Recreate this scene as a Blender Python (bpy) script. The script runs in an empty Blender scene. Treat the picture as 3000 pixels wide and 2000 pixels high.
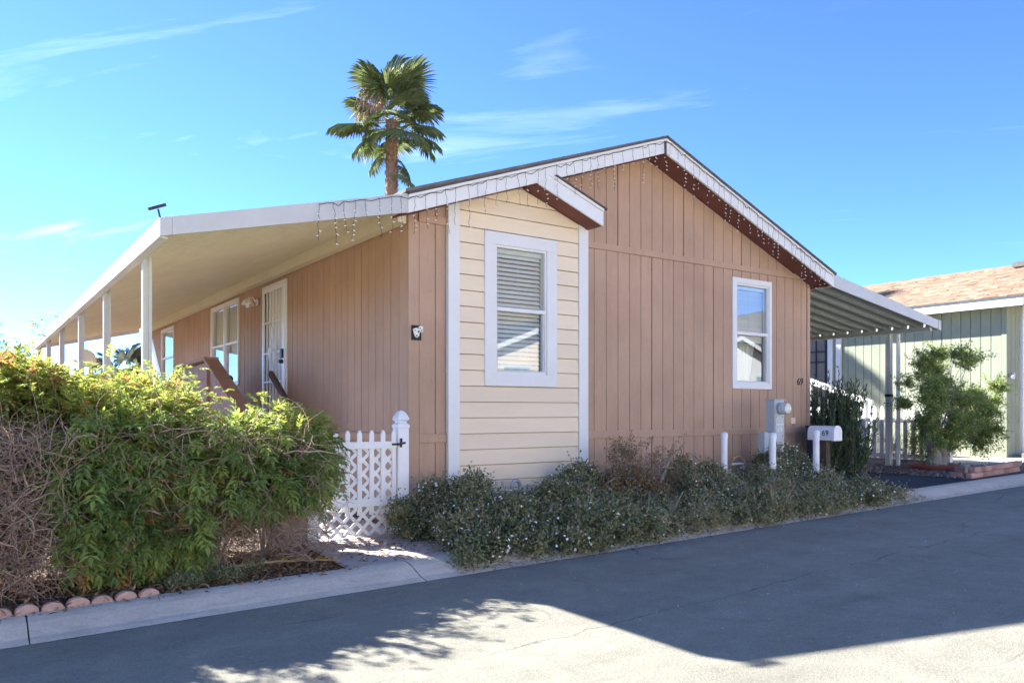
import bpy, bmesh, math, random
import numpy as np
from mathutils import Vector, Matrix
R = math.radians
random.seed(7)
rng = np.random.default_rng(11)
scn = bpy.context.scene
col = scn.collection

# ------------------------------------------------------------------ camera
cam_d = bpy.data.cameras.new('camera'); cam = bpy.data.objects.new('camera', cam_d); col.objects.link(cam)
cam.location = (0, 0, 1.40); cam.rotation_euler = (R(90), 0, R(-34.63))
cam_d.sensor_width = 36; cam_d.lens = 27.80; cam_d.shift_y = 0.0677
cam_d.clip_start = .05; cam_d.clip_end = 3000
scn.camera = cam

# ------------------------------------------------------------------ world, sun, exposure
SUN = Vector((-.695, 1.49, 1)).normalized()
EL = math.asin(SUN.z); AZ = math.atan2(SUN.x, SUN.y)
wd = bpy.data.worlds.new('World'); scn.world = wd; wd.use_nodes = True
nt = wd.node_tree; nt.nodes.clear(); N = nt.nodes.new; L = nt.links.new
out = N('ShaderNodeOutputWorld'); bg = N('ShaderNodeBackground'); sky = N('ShaderNodeTexSky')
sky.sky_type = 'NISHITA'; sky.sun_disc = False; sky.sun_elevation = EL; sky.sun_rotation = AZ
sky.altitude = 2000; sky.air_density = .5; sky.dust_density = 0.0; sky.ozone_density = 10.0
bg.inputs[1].default_value = .104
tc = N('ShaderNodeTexCoord'); sep = N('ShaderNodeSeparateXYZ'); L(tc.outputs['Generated'], sep.inputs[0])
def wm(op, a, b=None):
    n = N('ShaderNodeMath'); n.operation = op
    for i, v in enumerate((a, b)):
        if v is None: continue
        if hasattr(v, 'links'): L(v, n.inputs[i])
        else: n.inputs[i].default_value = v
    return n.outputs[0]
zz = wm('ADD', wm('MAXIMUM', sep.outputs[2], 0.0), .16)
cmb = N('ShaderNodeCombineXYZ'); L(wm('DIVIDE', sep.outputs[0], zz), cmb.inputs[0]); L(wm('DIVIDE', sep.outputs[1], zz), cmb.inputs[1])
mp = N('ShaderNodeMapping'); mp.inputs['Scale'].default_value = (.55, 2.6, 1); mp.inputs['Location'].default_value = (6.6, 9.1, 0)
mp0 = N('ShaderNodeMapping'); mp0.inputs['Rotation'].default_value = (0, 0, R(48)); L(cmb.outputs[0], mp0.inputs[0]); L(mp0.outputs[0], mp.inputs[0])
cn = N('ShaderNodeTexNoise'); cn.inputs['Scale'].default_value = 1.5; cn.inputs['Detail'].default_value = 8; cn.inputs['Roughness'].default_value = .62; cn.inputs['Distortion'].default_value = .5
L(mp.outputs[0], cn.inputs['Vector'])
cn2 = N('ShaderNodeTexNoise'); cn2.inputs['Scale'].default_value = .55; cn2.inputs['Detail'].default_value = 2
L(cmb.outputs[0], cn2.inputs['Vector'])
rp = N('ShaderNodeMapRange'); rp.inputs[1].default_value = .585; rp.inputs[2].default_value = .85; rp.inputs[3].default_value = 0; rp.inputs[4].default_value = .32
L(cn.outputs[0], rp.inputs[0])
rp2 = N('ShaderNodeMapRange'); rp2.inputs[1].default_value = .40; rp2.inputs[2].default_value = .62
L(cn2.outputs[0], rp2.inputs[0])
cf = wm('MULTIPLY', rp.outputs[0], rp2.outputs[0])
tint = N('ShaderNodeMix'); tint.data_type = 'RGBA'; tint.blend_type = 'MULTIPLY'; tint.inputs[0].default_value = 1
tint.inputs[7].default_value = (1.02, .925, .89, 1); L(sky.outputs[0], tint.inputs[6])
mx = N('ShaderNodeMix'); mx.data_type = 'RGBA'; mx.inputs[7].default_value = (6.2, 6.6, 8.0, 1)
L(cf, mx.inputs[0]); L(tint.outputs[2], mx.inputs[6])
L(mx.outputs[2], bg.inputs[0]); L(bg.outputs[0], out.inputs[0])
sd = bpy.data.lights.new('sun', 'SUN'); so = bpy.data.objects.new('sun', sd); col.objects.link(so)
sd.energy = 3.3; sd.angle = R(.55); sd.color = (1, .98, .95)
so.rotation_euler = (-SUN).to_track_quat('-Z', 'Y').to_euler(); so.location = (-20, 40, 30)
vs = scn.view_settings; vs.view_transform = 'Standard'; vs.look = 'None'; vs.gamma = 1; vs.use_curve_mapping = False
vs.exposure = 2.75
scn.cycles.max_bounces = 6; scn.cycles.transparent_max_bounces = 12

# ------------------------------------------------------------------ materials
def G(x): return .019 * (max(-40., min(60., x)) - 1.5)      # the street climbs gently along +X
class NT:
    def __init__(s, name):
        s.m = bpy.data.materials.new(name); s.m.use_nodes = True; s.t = s.m.node_tree; s.t.nodes.clear()
        s.out = s.n('ShaderNodeOutputMaterial')
    def n(s, ty, **kw):
        o = s.t.nodes.new(ty)
        for k, v in kw.items(): setattr(o, k, v)
        return o
    def l(s, a, b): s.t.links.new(a, b)
    def noise(s, scale, detail=4, rough=.55, vec=None, dist=0):
        o = s.n('ShaderNodeTexNoise'); o.inputs['Scale'].default_value = scale; o.inputs['Detail'].default_value = detail
        o.inputs['Roughness'].default_value = rough; o.inputs['Distortion'].default_value = dist
        if vec is not None: s.l(vec, o.inputs['Vector'])
        return o.outputs[0]
    def rng(s, v, a, b, c, d):
        o = s.n('ShaderNodeMapRange'); 
        for i, q in enumerate((a, b, c, d)): o.inputs[i + 1].default_value = q
        s.l(v, o.inputs[0]); return o.outputs[0]
    def math(s, op, a, b=None):
        o = s.n('ShaderNodeMath', operation=op)
        for i, v in enumerate((a, b)):
            if v is None: continue
            if hasattr(v, 'links'): s.l(v, o.inputs[i])
            else: o.inputs[i].default_value = v
        return o.outputs[0]
    def mix(s, f, a, b, blend='MIX'):
        o = s.n('ShaderNodeMix', data_type='RGBA', blend_type=blend)
        for i, v in ((0, f), (6, a), (7, b)):
            if hasattr(v, 'links'): s.l(v, o.inputs[i])
            elif i == 0: o.inputs[0].default_value = v
            else: o.inputs[i].default_value = (*v[:3], 1)
        return o.outputs[2]
    def pos(s, scale=(1, 1, 1)):
        g = s.n('ShaderNodeNewGeometry'); m = s.n('ShaderNodeMapping'); m.inputs['Scale'].default_value = scale
        s.l(g.outputs['Position'], m.inputs[0]); return m.outputs[0]
    def ramp(s, v, stops):
        o = s.n('ShaderNodeValToRGB'); e = o.color_ramp.elements
        while len(e) < len(stops): e.new(.5)
        for q, (p, c) in zip(e, stops): q.position = p; q.color = (*c, 1)
        s.l(v, o.inputs[0]); return o.outputs[0]
    def bump(s, h, strength, dist=.01):
        o = s.n('ShaderNodeBump'); o.inputs['Strength'].default_value = strength; o.inputs['Distance'].default_value = dist
        s.l(h, o.inputs['Height']); return o.outputs[0]
    def bsdf(s, color, rough=.7, spec=.3, metal=0, normal=None):
        o = s.n('ShaderNodeBsdfPrincipled')
        for k, v in (('Base Color', color), ('Roughness', rough)):
            if hasattr(v, 'links'): s.l(v, o.inputs[k])
            else: o.inputs[k].default_value = (*v[:3], 1) if k == 'Base Color' else v
        o.inputs['Specular IOR Level'].default_value = spec; o.inputs['Metallic'].default_value = metal
        if normal is not None: s.l(normal, o.inputs['Normal'])
        return o.outputs[0]
    def done(s, sh): s.l(sh, s.out.inputs[0]); return s.m

def paint(name, c, var=.12, scale=3., stretch=(1, 1, 1), rough=.6, spec=.3, bump=.15, bscale=90., obj=.06, dirt=0., dirtc=(.16, .12, .09), metal=0, bd=.004):
    """painted or plain surface: uneven tone, per-piece tone, fine relief and optional dirt patches"""
    s = NT(name); p = s.pos(stretch)
    a = s.noise(scale, 5, .6, p); b = s.noise(scale * 14, 3, .6, p)
    f = s.math('ADD', s.rng(a, .25, .75, 1 - var, 1 + var), s.rng(b, .2, .8, -var * .45, var * .45))
    oi = s.n('ShaderNodeObjectInfo'); f = s.math('MULTIPLY', f, s.rng(oi.outputs['Random'], 0, 1, 1 - obj, 1 + obj))
    vv = s.n('ShaderNodeCombineXYZ'); [s.l(f, vv.inputs[i]) for i in range(3)]
    cc = s.mix(1., (*c,), vv.outputs[0], 'MULTIPLY')
    if dirt:
        d = s.noise(scale * 2.3, 8, .7, p); cc = s.mix(s.rng(d, .5, .8, 0, dirt), cc, dirtc)
    nn = s.bump(s.noise(bscale, 4, .65, p), bump, bd) if bump else None
    return s.done(s.bsdf(cc, rough, spec, metal, nn))

def leafmat(name, stops, transl=.42, tcol=1.5, rough=.5, spec=.35):
    s = NT(name); at = s.n('ShaderNodeAttribute', attribute_name='tint')
    c = s.ramp(at.outputs['Fac'], stops)
    hs = s.n('ShaderNodeHueSaturation'); hs.inputs['Saturation'].default_value = 1.05; hs.inputs['Value'].default_value = tcol; hs.inputs['Hue'].default_value = .488
    s.l(c, hs.inputs['Color'])
    t = s.n('ShaderNodeBsdfTranslucent'); s.l(hs.outputs[0], t.inputs[0])
    m = s.n('ShaderNodeMixShader'); m.inputs[0].default_value = transl
    s.l(s.bsdf(c, rough, spec), m.inputs[1]); s.l(t.outputs[0], m.inputs[2])
    return s.done(m.outputs[0])

M = {}
def siding(name, c, dirt=.25):
    s = NT(name); p = s.pos((14, 14, 1.1)); q = s.pos()
    a = s.noise(5, 6, .65, p, .6); b = s.noise(.9, 4, .6, q); k = s.noise(120, 2, .5, q)
    f = s.math('ADD', s.rng(b, .3, .7, .90, 1.08), s.rng(a, .25, .75, -.07, .07)); f = s.math('ADD', f, s.rng(k, .3, .7, -.05, .05))
    oi = s.n('ShaderNodeObjectInfo'); f = s.math('MULTIPLY', f, s.rng(oi.outputs['Random'], 0, 1, .96, 1.04))
    v = s.n('ShaderNodeCombineXYZ'); [s.l(f, v.inputs[i]) for i in range(3)]
    cc = s.mix(1., c, v.outputs[0], 'MULTIPLY')
    st = s.noise(1.6, 7, .7, s.pos((3.5, 3.5, .7)), .8); cc = s.mix(s.rng(st, .52, .82, 0, dirt), cc, tuple(x * .55 for x in c)); fd = s.noise(.55, 5, .6, s.pos((1, 1, 1.6)), .4); cc = s.mix(s.rng(fd, .45, .75, 0, .28), cc, tuple(min(.85, x * 1.22 + .03) for x in c)); rs_ = s.noise(7, 4, .6, s.pos((3, 3, .22)), .2); cc = s.mix(s.rng(rs_, .55, .75, 0, .22), cc, tuple(x * .62 for x in c)); sp_ = s.noise(46, 2, .5, q); cc = s.mix(s.rng(sp_, .70, .76, 0, .5), cc, tuple(x * .45 for x in c))
    h = s.math('ADD', s.math('MULTIPLY', a, .8), s.math('MULTIPLY', k, .35))
    return s.done(s.bsdf(cc, .75, .25, 0, s.bump(h, .45, .004)))
M['brown'] = siding('brown_siding_paint', (.485, .318, .212))
M['brown_trim'] = siding('brown_trim_paint', (.495, .328, .22))
M['cream'] = paint('cream_siding_paint', (.86, .71, .505), .05, 1.2, (.35, .35, 3), .6, .3, .35, 55, .03, .12, (.5, .4, .28))
M['green'] = siding('green_siding_paint', (.30, .318, .228), .2)
M['blue'] = paint('grey_blue_lap_paint', (.20, .25, .33), .06, 2)
M['white'] = paint('white_trim_paint', (.78, .77, .73), .04, 2, (1, 1, 1), .45, .4, .12, 70, .02, .10, (.55, .52, .46))
M['vinyl'] = paint('white_vinyl', (.82, .82, .80), .03, 4, (1, 1, 1), .35, .45, .04, 60, .02, .12, (.5, .46, .38))
M['alum'] = paint('painted_aluminium', (.57, .57, .54), .06, 2.5, (1, 1, 1), .4, .45, .08, 40, .03, .22, (.42, .38, .30))
M['awnpan'] = paint('cream_awning_pan', (.70, .645, .47), .06, 1.5, (4, 1, 1), .5, .4, .05, 40, .02, .15, (.4, .33, .22))
M['carpan'] = paint('grey_carport_pan', (.38, .41, .38), .08, 2.0, (1, 4, 1), .45, .45, .05, 40, .04, .2, (.3, .3, .24))
M['soffit'] = paint('maroon_soffit_paint', (.21, .085, .065), .12, 3, (1, 1, 1), .7, .2, .3)
M['shingle_edge'] = paint('dark_shingle_edge', (.11, .10, .095), .3, 8, (1, 1, 1), .9, .15, .6, 120)
M['roofing'] = paint('grey_shingle_roof', (.17, .155, .14), .25, 6, (1, 1, 1), .9, .15, .8, 80)
M['wood'] = paint('brown_painted_wood', (.34, .20, .135), .14, 3, (3, 3, 1), .7, .25, .3, 60, .05, .2)
M['darkwood'] = paint('weathered_dark_wood', (.10, .07, .055), .3, 6, (6, 6, 1), .85, .15, .6, 50)
M['black'] = paint('black_metal', (.025, .025, .027), .2, 8, (1, 1, 1), .45, .4, .1)
M['wire'] = paint('dark_green_wire', (.035, .04, .035), .2, 8, (1, 1, 1), .6, .3, 0)
M['bulb'] = paint('clear_bulb', (.85, .83, .76), .05, 8, (1, 1, 1), .2, .6, 0)
M['blind'] = paint('white_blind_slat', (.88, .90, .92), .03, 3, (1, 1, 1), .5, .3, 0)
M['blindcream'] = paint('cream_shade', (.80, .76, .66), .03, 3, (1, 1, 1), .6, .3, 0)
M['curtain'] = paint('sheer_curtain', (.80, .74, .60), .12, 6, (6, 6, .6), .8, .2, .3, 30)
M['room'] = paint('dim_room', (.22, .20, .17), .1, 2)
M['pedestal'] = paint('grey_green_steel', (.46, .50, .50), .07, 3, (1, 1, .4), .45, .45, .06, 40, .02, .25, (.36, .34, .28))
M['meterglass'] = paint('meter_glass', (.60, .62, .58), .06, 8, (1, 1, 1), .12, .6, 0)
M['pipe'] = paint('galvanised_pipe', (.42, .44, .45), .15, 10, (1, 1, 1), .4, .5, .1, 60, .02, .3, metal=.3)
M['copper'] = paint('rusty_hose', (.34, .22, .12), .25, 14)
M['navy'] = paint('navy_plastic', (.02, .03, .065), .1, 3, (1, 1, 1), .45, .4, .05)
M['terracotta'] = paint('terracotta_concrete', (.60, .37, .28), .14, 9, (1, 1, 1), .95, .1, .9, 110, .12, .6, (.50, .36, .28), bd=.008)
M['pot'] = paint('red_plastic_ring', (.36, .10, .07), .12, 6, (1, 1, 1), .6, .3, .1, 60, .02, .3, (.3, .2, .16))
M['brick'] = paint('tumbled_brick', (.40, .25, .20), .22, 9, (1, 1, 1), .9, .15, .9, 90, .28, .3, (.25, .22, .20), bd=.008)
M['bark'] = paint('gnarled_grey_bark', (.30, .27, .23), .3, 14, (1, 1, .4), .9, .1, .9, 50, bd=.02)
M['twig'] = paint('dead_twig', (.40, .285, .215), .3, 9, (1, 1, 1), .9, .1, .3, 80, .1)
M['stucco'] = paint('pinkish_stucco', (.46, .34, .29), .15, 7, (1, 1, 1), .95, .1, .9, 70, .02, .3)
M['dish'] = paint('white_dish', (.72, .70, .66), .05, 4, (1, 1, 1), .4, .4, 0)
M['palmbark'] = paint('palm_boot', (.30, .19, .13), .35, 12, (1, 1, .5), .95, .1, .7, 40, .12)
M['drypalm'] = paint('dry_palm_fibre', (.50, .36, .21), .3, 10, (1, 1, 1), .9, .1, 0, 40, .1)
M['plaque'] = paint('black_plaque', (.02, .02, .02), .2, 8)
M['ceramic'] = paint('white_ceramic', (.80, .78, .70), .06, 20, (1, 1, 1), .4, .5, .3, 200)

def glass(name, refl=.16):
    s = NT(name)
    fr = s.n('ShaderNodeFresnel'); fr.inputs[0].default_value = 1.5
    gm = s.n('ShaderNodeNewGeometry'); f = s.math('MULTIPLY', s.rng(fr.outputs[0], 0, 1, refl, .85), s.math('SUBTRACT', 1., gm.outputs['Backfacing']))
    nz = s.noise(1.3, 2, .5, s.pos())
    g = s.n('ShaderNodeBsdfGlossy'); g.inputs['Roughness'].default_value = .006; g.inputs[0].default_value = (.95, .97, 1, 1)
    s.l(s.bump(nz, .03, .02), g.inputs['Normal'])
    t = s.n('ShaderNodeBsdfTransparent'); t.inputs[0].default_value = (.86, .90, .89, 1)
    m = s.n('ShaderNodeMixShader'); s.l(f, m.inputs[0]); s.l(t.outputs[0], m.inputs[1]); s.l(g.outputs[0], m.inputs[2])
    return s.done(m.outputs[0])
M['glass'] = glass('window_glass', .10)
M['glass2'] = glass('side_window_glass', .16)

def asphalt(name, c0, c1, seams=True):
    s = NT(name); p = s.pos(); sp = s.pos((.22, 1.3, 1))
    big = s.noise(.6, 6, .65, sp, .5); mid = s.noise(2.6, 6, .7, p); blot = s.noise(9, 4, .6, p); fine = s.noise(70, 3, .75, p); gr = s.noise(190, 2, .8, p)
    c = s.mix(s.rng(big, .32, .68, 0, 1), c0, c1)
    f = s.math('ADD', s.rng(mid, .25, .75, .84, 1.16), s.rng(fine, .25, .75, -.26, .26)); f = s.math('ADD', f, s.rng(gr, .2, .8, -.30, .30)); f = s.math('ADD', f, s.rng(blot, .3, .7, -.06, .06))
    v = s.n('ShaderNodeCombineXYZ'); [s.l(f, v.inputs[i]) for i in range(3)]
    c = s.mix(1., c, v.outputs[0], 'MULTIPLY')
    sm = s.noise(1.0, 7, .75, s.pos((.5, 2.4, 1)), 1.2); c = s.mix(s.rng(sm, .60, .78, 0, .40), c, tuple(x * 1.55 for x in c1))
    st = s.noise(1.7, 5, .6, s.pos((.8, 1.2, 1)), .6); c = s.mix(s.rng(st, .60, .74, 0, .38), c, tuple(x * .55 for x in c0))
    vo = s.n('ShaderNodeTexVoronoi', feature='F1'); vo.inputs['Scale'].default_value = 11; s.l(p, vo.inputs['Vector'])
    c = s.mix(s.rng(vo.outputs['Distance'], .03, .06, .55, 0), c, (.58, .56, .50))
    if seams:
        x = s.n('ShaderNodeSeparateXYZ'); s.l(p, x.inputs[0]); wob = s.rng(s.noise(1.6, 5, .7, p), .2, .8, -.09, .09)
        for y0, sl, wd_, st_ in ((3.86, .035, .010, .55), (1.35, -.02, .012, .4), (-1.6, .01, .012, .5)):
            d = s.math('ABSOLUTE', s.math('SUBTRACT', s.math('ADD', x.outputs[1], wob), s.math('ADD', s.math('MULTIPLY', x.outputs[0], sl), y0 - sl * 5)))
            gate = s.rng(s.noise(1.1, 3, .6, p), .38, .52, 0, st_)
            c = s.mix(s.math('MULTIPLY', s.rng(d, wd_ * .3, wd_, 1, 0), gate), c, tuple(q * .35 for q in c0))
        w = s.n('ShaderNodeTexVoronoi', feature='DISTANCE_TO_EDGE'); w.inputs['Scale'].default_value = .28
        nn = s.n('ShaderNodeTexNoise'); nn.inputs['Scale'].default_value = 2.4; nn.inputs['Detail'].default_value = 5; s.l(p, nn.inputs['Vector'])
        av = s.mix(.22, s.pos((.5, 1.2, 1)), nn.outputs['Color'], 'ADD'); s.l(av, w.inputs['Vector'])
        c = s.mix(s.math('MULTIPLY', s.rng(w.outputs['Distance'], .0, .004, .5, 0), s.rng(s.noise(.7, 2, .5, p), .45, .6, 0, 1)), c, tuple(x * .35 for x in c0))
    h = s.math('ADD', fine, s.math('MULTIPLY', gr, .6))
    return s.done(s.bsdf(c, .9, .2, 0, s.bump(h, .7, .008)))
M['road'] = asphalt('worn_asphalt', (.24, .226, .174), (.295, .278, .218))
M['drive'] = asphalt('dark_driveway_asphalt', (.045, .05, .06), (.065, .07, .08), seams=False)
def concrete(name, c, var=.10):
    s = NT(name); p = s.pos()
    a = s.noise(2.2, 6, .62, p); b = s.noise(38, 4, .7, p); k = s.noise(150, 2, .6, p)
    f = s.math('ADD', s.rng(a, .3, .7, 1 - var, 1 + var), s.rng(b, .3, .7, -.10, .10)); f = s.math('ADD', f, s.rng(k, .25, .75, -.12, .12))
    v = s.n('ShaderNodeCombineXYZ'); [s.l(f, v.inputs[i]) for i in range(3)]
    cc = s.mix(1., c, v.outputs[0], 'MULTIPLY')
    st = s.noise(5.5, 8, .75, s.pos((.5, 1.6, 1)), .8); cc = s.mix(s.rng(st, .50, .74, 0, .65), cc, tuple(x * .52 for x in c))
    return s.done(s.bsdf(cc, .9, .15, 0, s.bump(s.math('ADD', b, s.math('MULTIPLY', k, .6)), .5, .006)))
M['kerb'] = concrete('kerb_concrete', (.62, .545, .435)); M['walk'] = concrete('walkway_concrete', (.54, .45, .39), .08); M['patio'] = concrete('patio_concrete', (.50, .45, .38))
def soil(name, a, b, c):
    s = NT(name); p = s.pos()
    n1 = s.noise(2.0, 6, .65, p); n2 = s.noise(34, 5, .7, p)
    cc = s.ramp(s.math('ADD', s.math('MULTIPLY', n1, .5), s.math('MULTIPLY', n2, .5)), [(.33, a), (.5, b), (.66, c)])
    return s.done(s.bsdf(cc, .95, .1, 0, s.bump(n2, .9, .03)))
M['soil'] = soil('dry_soil', (.10, .075, .055), (.19, .14, .10), (.29, .22, .16))
M['gravelbed'] = soil('gravel_bed', (.12, .10, .085), (.22, .17, .145), (.33, .27, .23))
M['hill'] = soil('dry_hillside', (.10, .085, .05), (.19, .145, .09), (.28, .21, .14))
def tintmat(name, stops, rough=.9):
    s = NT(name); at = s.n('ShaderNodeAttribute', attribute_name='tint')
    return s.done(s.bsdf(s.ramp(at.outputs['Fac'], stops), rough, .15))
M['litter'] = tintmat('dry_leaf_litter', [(0, (.10, .06, .035)), (.3, (.24, .14, .075)), (.6, (.38, .24, .12)), (.85, (.50, .36, .22)), (1, (.55, .22, .10))])
M['strawlitter'] = tintmat('pale_leaf_litter', [(0, (.30, .22, .14)), (.4, (.50, .42, .30)), (.75, (.62, .55, .42)), (1, (.66, .60, .50))])
M['stone'] = tintmat('gravel_stone', [(0, (.14, .10, .09)), (.4, (.27, .22, .19)), (.7, (.38, .30, .26)), (1, (.50, .45, .40))])
M['petal'] = tintmat('lantana_petal', [(0, (.80, .80, .74)), (.85, (.82, .82, .78)), (.92, (.62, .50, .70)), (1, (.66, .55, .72))])
M['nshingle'] = tintmat('tan_shingle', [(0, (.16, .105, .07)), (.35, (.235, .155, .105)), (.65, (.29, .20, .135)), (1, (.35, .25, .175))])
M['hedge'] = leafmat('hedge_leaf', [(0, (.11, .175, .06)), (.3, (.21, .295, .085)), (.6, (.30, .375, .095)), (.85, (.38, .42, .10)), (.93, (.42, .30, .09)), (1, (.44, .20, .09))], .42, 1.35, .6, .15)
M['deadleaf'] = leafmat('dead_hedge_leaf', [(0, (.20, .135, .105)), (.5, (.36, .25, .19)), (.8, (.46, .34, .26)), (1, (.40, .19, .11))], .25, 1.2, .9, .05)
M['lantana'] = leafmat('lantana_leaf', [(0, (.09, .11, .052)), (.3, (.205, .23, .115)), (.6, (.345, .36, .195)), (.82, (.46, .42, .25)), (1, (.46, .31, .175))], .35, 1.2, .7, .2)
M['drylantana'] = leafmat('dry_lantana_leaf', [(0, (.12, .10, .055)), (.4, (.26, .19, .095)), (.7, (.38, .26, .14)), (1, (.46, .31, .18))], .25, 1.3)
M['darkbush'] = leafmat('needle_bush_leaf', [(0, (.05, .08, .04)), (.5, (.11, .16, .07)), (1, (.22, .26, .11))], .25, 1.3)
M['potbush'] = leafmat('potted_bush_leaf', [(0, (.11, .165, .05)), (.45, (.25, .33, .09)), (.8, (.40, .45, .16)), (1, (.50, .50, .28))], .42, 1.4, .6, .2)
M['palmleaf'] = leafmat('palm_leaf', [(0, (.09, .12, .05)), (.5, (.17, .215, .085)), (.85, (.28, .31, .13)), (1, (.46, .40, .24))], .35, 1.3, .6, .15)
M['fardull'] = leafmat('far_palm_leaf', [(0, (.09, .11, .08)), (1, (.17, .19, .13))], .3, 1.3)
M['frond'] = tintmat('yellow_frond', [(0, (.66, .40, .07)), (.6, (.72, .52, .18)), (1, (.55, .44, .26))])
M['stem'] = paint('shrub_stem', (.22, .19, .15), .25, 12, (1, 1, 1), .9, .1, .4, 60)

# ------------------------------------------------------------------ mesh helpers
WO = {}                                       # world origin of every object
class MB:
    def __init__(s): s.v = []; s.f = []
    def poly(s, verts, faces):
        o = len(s.v); s.v += [tuple(map(float, q)) for q in verts]; s.f += [tuple(i + o for i in f) for f in faces]; return s
    def box(s, a, b):
        (x0, y0, z0), (x1, y1, z1) = a, b
        return s.poly([(x0, y0, z0), (x1, y0, z0), (x1, y1, z0), (x0, y1, z0), (x0, y0, z1), (x1, y0, z1), (x1, y1, z1), (x0, y1, z1)],
                      [(3, 2, 1, 0), (4, 5, 6, 7), (0, 1, 5, 4), (1, 2, 6, 5), (2, 3, 7, 6), (3, 0, 4, 7)])
    def bar(s, p, q, w, h, up=(0, 0, 1)):
        p, q = Vector(p), Vector(q); d = (q - p).normalized(); u = Vector(up); r = d.cross(u)
        if r.length < 1e-4: r = d.cross(Vector((1, 0, 0)))
        r.normalize(); u = r.cross(d); vs = []
        for c in (p, q):
            for sx, sy in ((-1, -1), (1, -1), (1, 1), (-1, 1)): vs.append(c + r * (sx * w / 2) + u * (sy * h / 2))
        return s.poly(vs, [(3, 2, 1, 0), (4, 5, 6, 7), (0, 1, 5, 4), (1, 2, 6, 5), (2, 3, 7, 6), (3, 0, 4, 7)])
    def prism(s, pts, axis, a, b):
        """pts: 2-D polygon; axis 'Y' -> (x,z) pushed along Y, 'X' -> (y,z) along X, 'Z' -> (x,y) along Z"""
        n = len(pts)
        if n < 3: return s
        def P(p, t): return {'Y': (p[0], t, p[1]), 'X': (t, p[0], p[1]), 'Z': (p[0], p[1], t)}[axis]
        return s.poly([P(p, a) for p in pts] + [P(p, b) for p in pts],
                      [tuple(range(n))[::-1], tuple(range(n, 2 * n))] + [(i, (i + 1) % n, n + (i + 1) % n, n + i) for i in range(n)])
    def tube(s, pts, r, n=8, cap=True):
        pts = [Vector(p) for p in pts]; k = len(pts); rs = r if hasattr(r, '__len__') else [r] * k; vs = []; up = None
        for i in range(k):
            d = (pts[min(i + 1, k - 1)] - pts[max(i - 1, 0)]).normalized()
            if up is None: up = Vector((0, 0, 1)) if abs(d.z) < .9 else Vector((1, 0, 0))
            a = d.cross(up).normalized(); b = a.cross(d); up = b
            for j in range(n):
                t = 2 * math.pi * j / n; vs.append(pts[i] + (a * math.cos(t) + b * math.sin(t)) * rs[i])
        fs = [(i * n + j, i * n + (j + 1) % n, (i + 1) * n + (j + 1) % n, (i + 1) * n + j) for i in range(k - 1) for j in range(n)]
        if cap: fs += [tuple(range(n))[::-1], tuple(range((k - 1) * n, k * n))]
        return s.poly(vs, fs)
    def lathe(s, prof, c, n=24, axis=(0, 0, 1)):
        ax = Vector(axis).normalized(); a = ax.orthogonal().normalized(); b = ax.cross(a); c = Vector(c); vs = []
        for r, h in prof:
            for j in range(n):
                t = 2 * math.pi * j / n; vs.append(c + ax * h + (a * math.cos(t) + b * math.sin(t)) * max(r, 1e-4))
        k = len(prof)
        fs = [(i * n + j, i * n + (j + 1) % n, (i + 1) * n + (j + 1) % n, (i + 1) * n + j) for i in range(k - 1) for j in range(n)]
        fs += [tuple(range(n))[::-1], tuple(range((k - 1) * n, k * n))]
        return s.poly(vs, fs)
    def build(s, name, m, parent=None, bevel=0., smooth=False, **tags):
        V = np.array(s.v)
        org = Vector(((V[:, 0].min() + V[:, 0].max()) / 2, (V[:, 1].min() + V[:, 1].max()) / 2, V[:, 2].min()))
        me = bpy.data.meshes.new(name); me.from_pydata([tuple(Vector(q) - org) for q in s.v], [], s.f)
        bm = bmesh.new(); bm.from_mesh(me); bmesh.ops.recalc_face_normals(bm, faces=bm.faces)
        if bevel: bmesh.ops.bevel(bm, geom=[e for e in bm.edges if len(e.link_faces) == 2 and e.calc_face_angle(0) > .5], offset=bevel, segments=2, affect='EDGES', profile=.6)
        if smooth:
            for f in bm.faces: f.smooth = True
            for e in bm.edges:
                if len(e.link_faces) == 2 and e.calc_face_angle(0) > .7: e.smooth = False
        bm.to_mesh(me); bm.free()
        return place(name, me, m, org, parent, **tags)
def place(name, me, m, org, parent=None, **tags):
    if m is not None and not me.materials: me.materials.append(M[m] if isinstance(m, str) else m)
    o = bpy.data.objects.new(name, me); col.objects.link(o); org = Vector(org)
    if parent is not None: o.parent = parent; o.location = org - WO[parent.name]
    else: o.location = org
    WO[o.name] = org
    for k, v in tags.items(): o[k] = v
    return o
def thing(name, loc, label, cat, group=None):
    o = bpy.data.objects.new(name, None); o.empty_display_size = .2; col.objects.link(o); o.location = loc; WO[o.name] = Vector(loc)
    o['label'] = label; o['category'] = cat
    if group: o['group'] = group
    return o
def tag(o, label, cat, group=None):
    o['label'] = label; o['category'] = cat
    if group: o['group'] = group
    return o
def struct(o): o['kind'] = 'structure'; return o
def clip(poly, a, b, c):
    """keep the side a*u + b*v <= c"""
    res = []; n = len(poly)
    for i in range(n):
        p, q = poly[i], poly[(i + 1) % n]; dp = a * p[0] + b * p[1] - c; dq = a * q[0] + b * q[1] - c
        if dp <= 1e-9: res.append(p)
        if (dp < -1e-9 and dq > 1e-9) or (dp > 1e-9 and dq < -1e-9):
            t = dp / (dp - dq); res.append((p[0] + (q[0] - p[0]) * t, p[1] + (q[1] - p[1]) * t))
    return res
def rect(u0, u1, v0, v1): return [(u0, v0), (u1, v0), (u1, v1), (u0, v1)]
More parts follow.
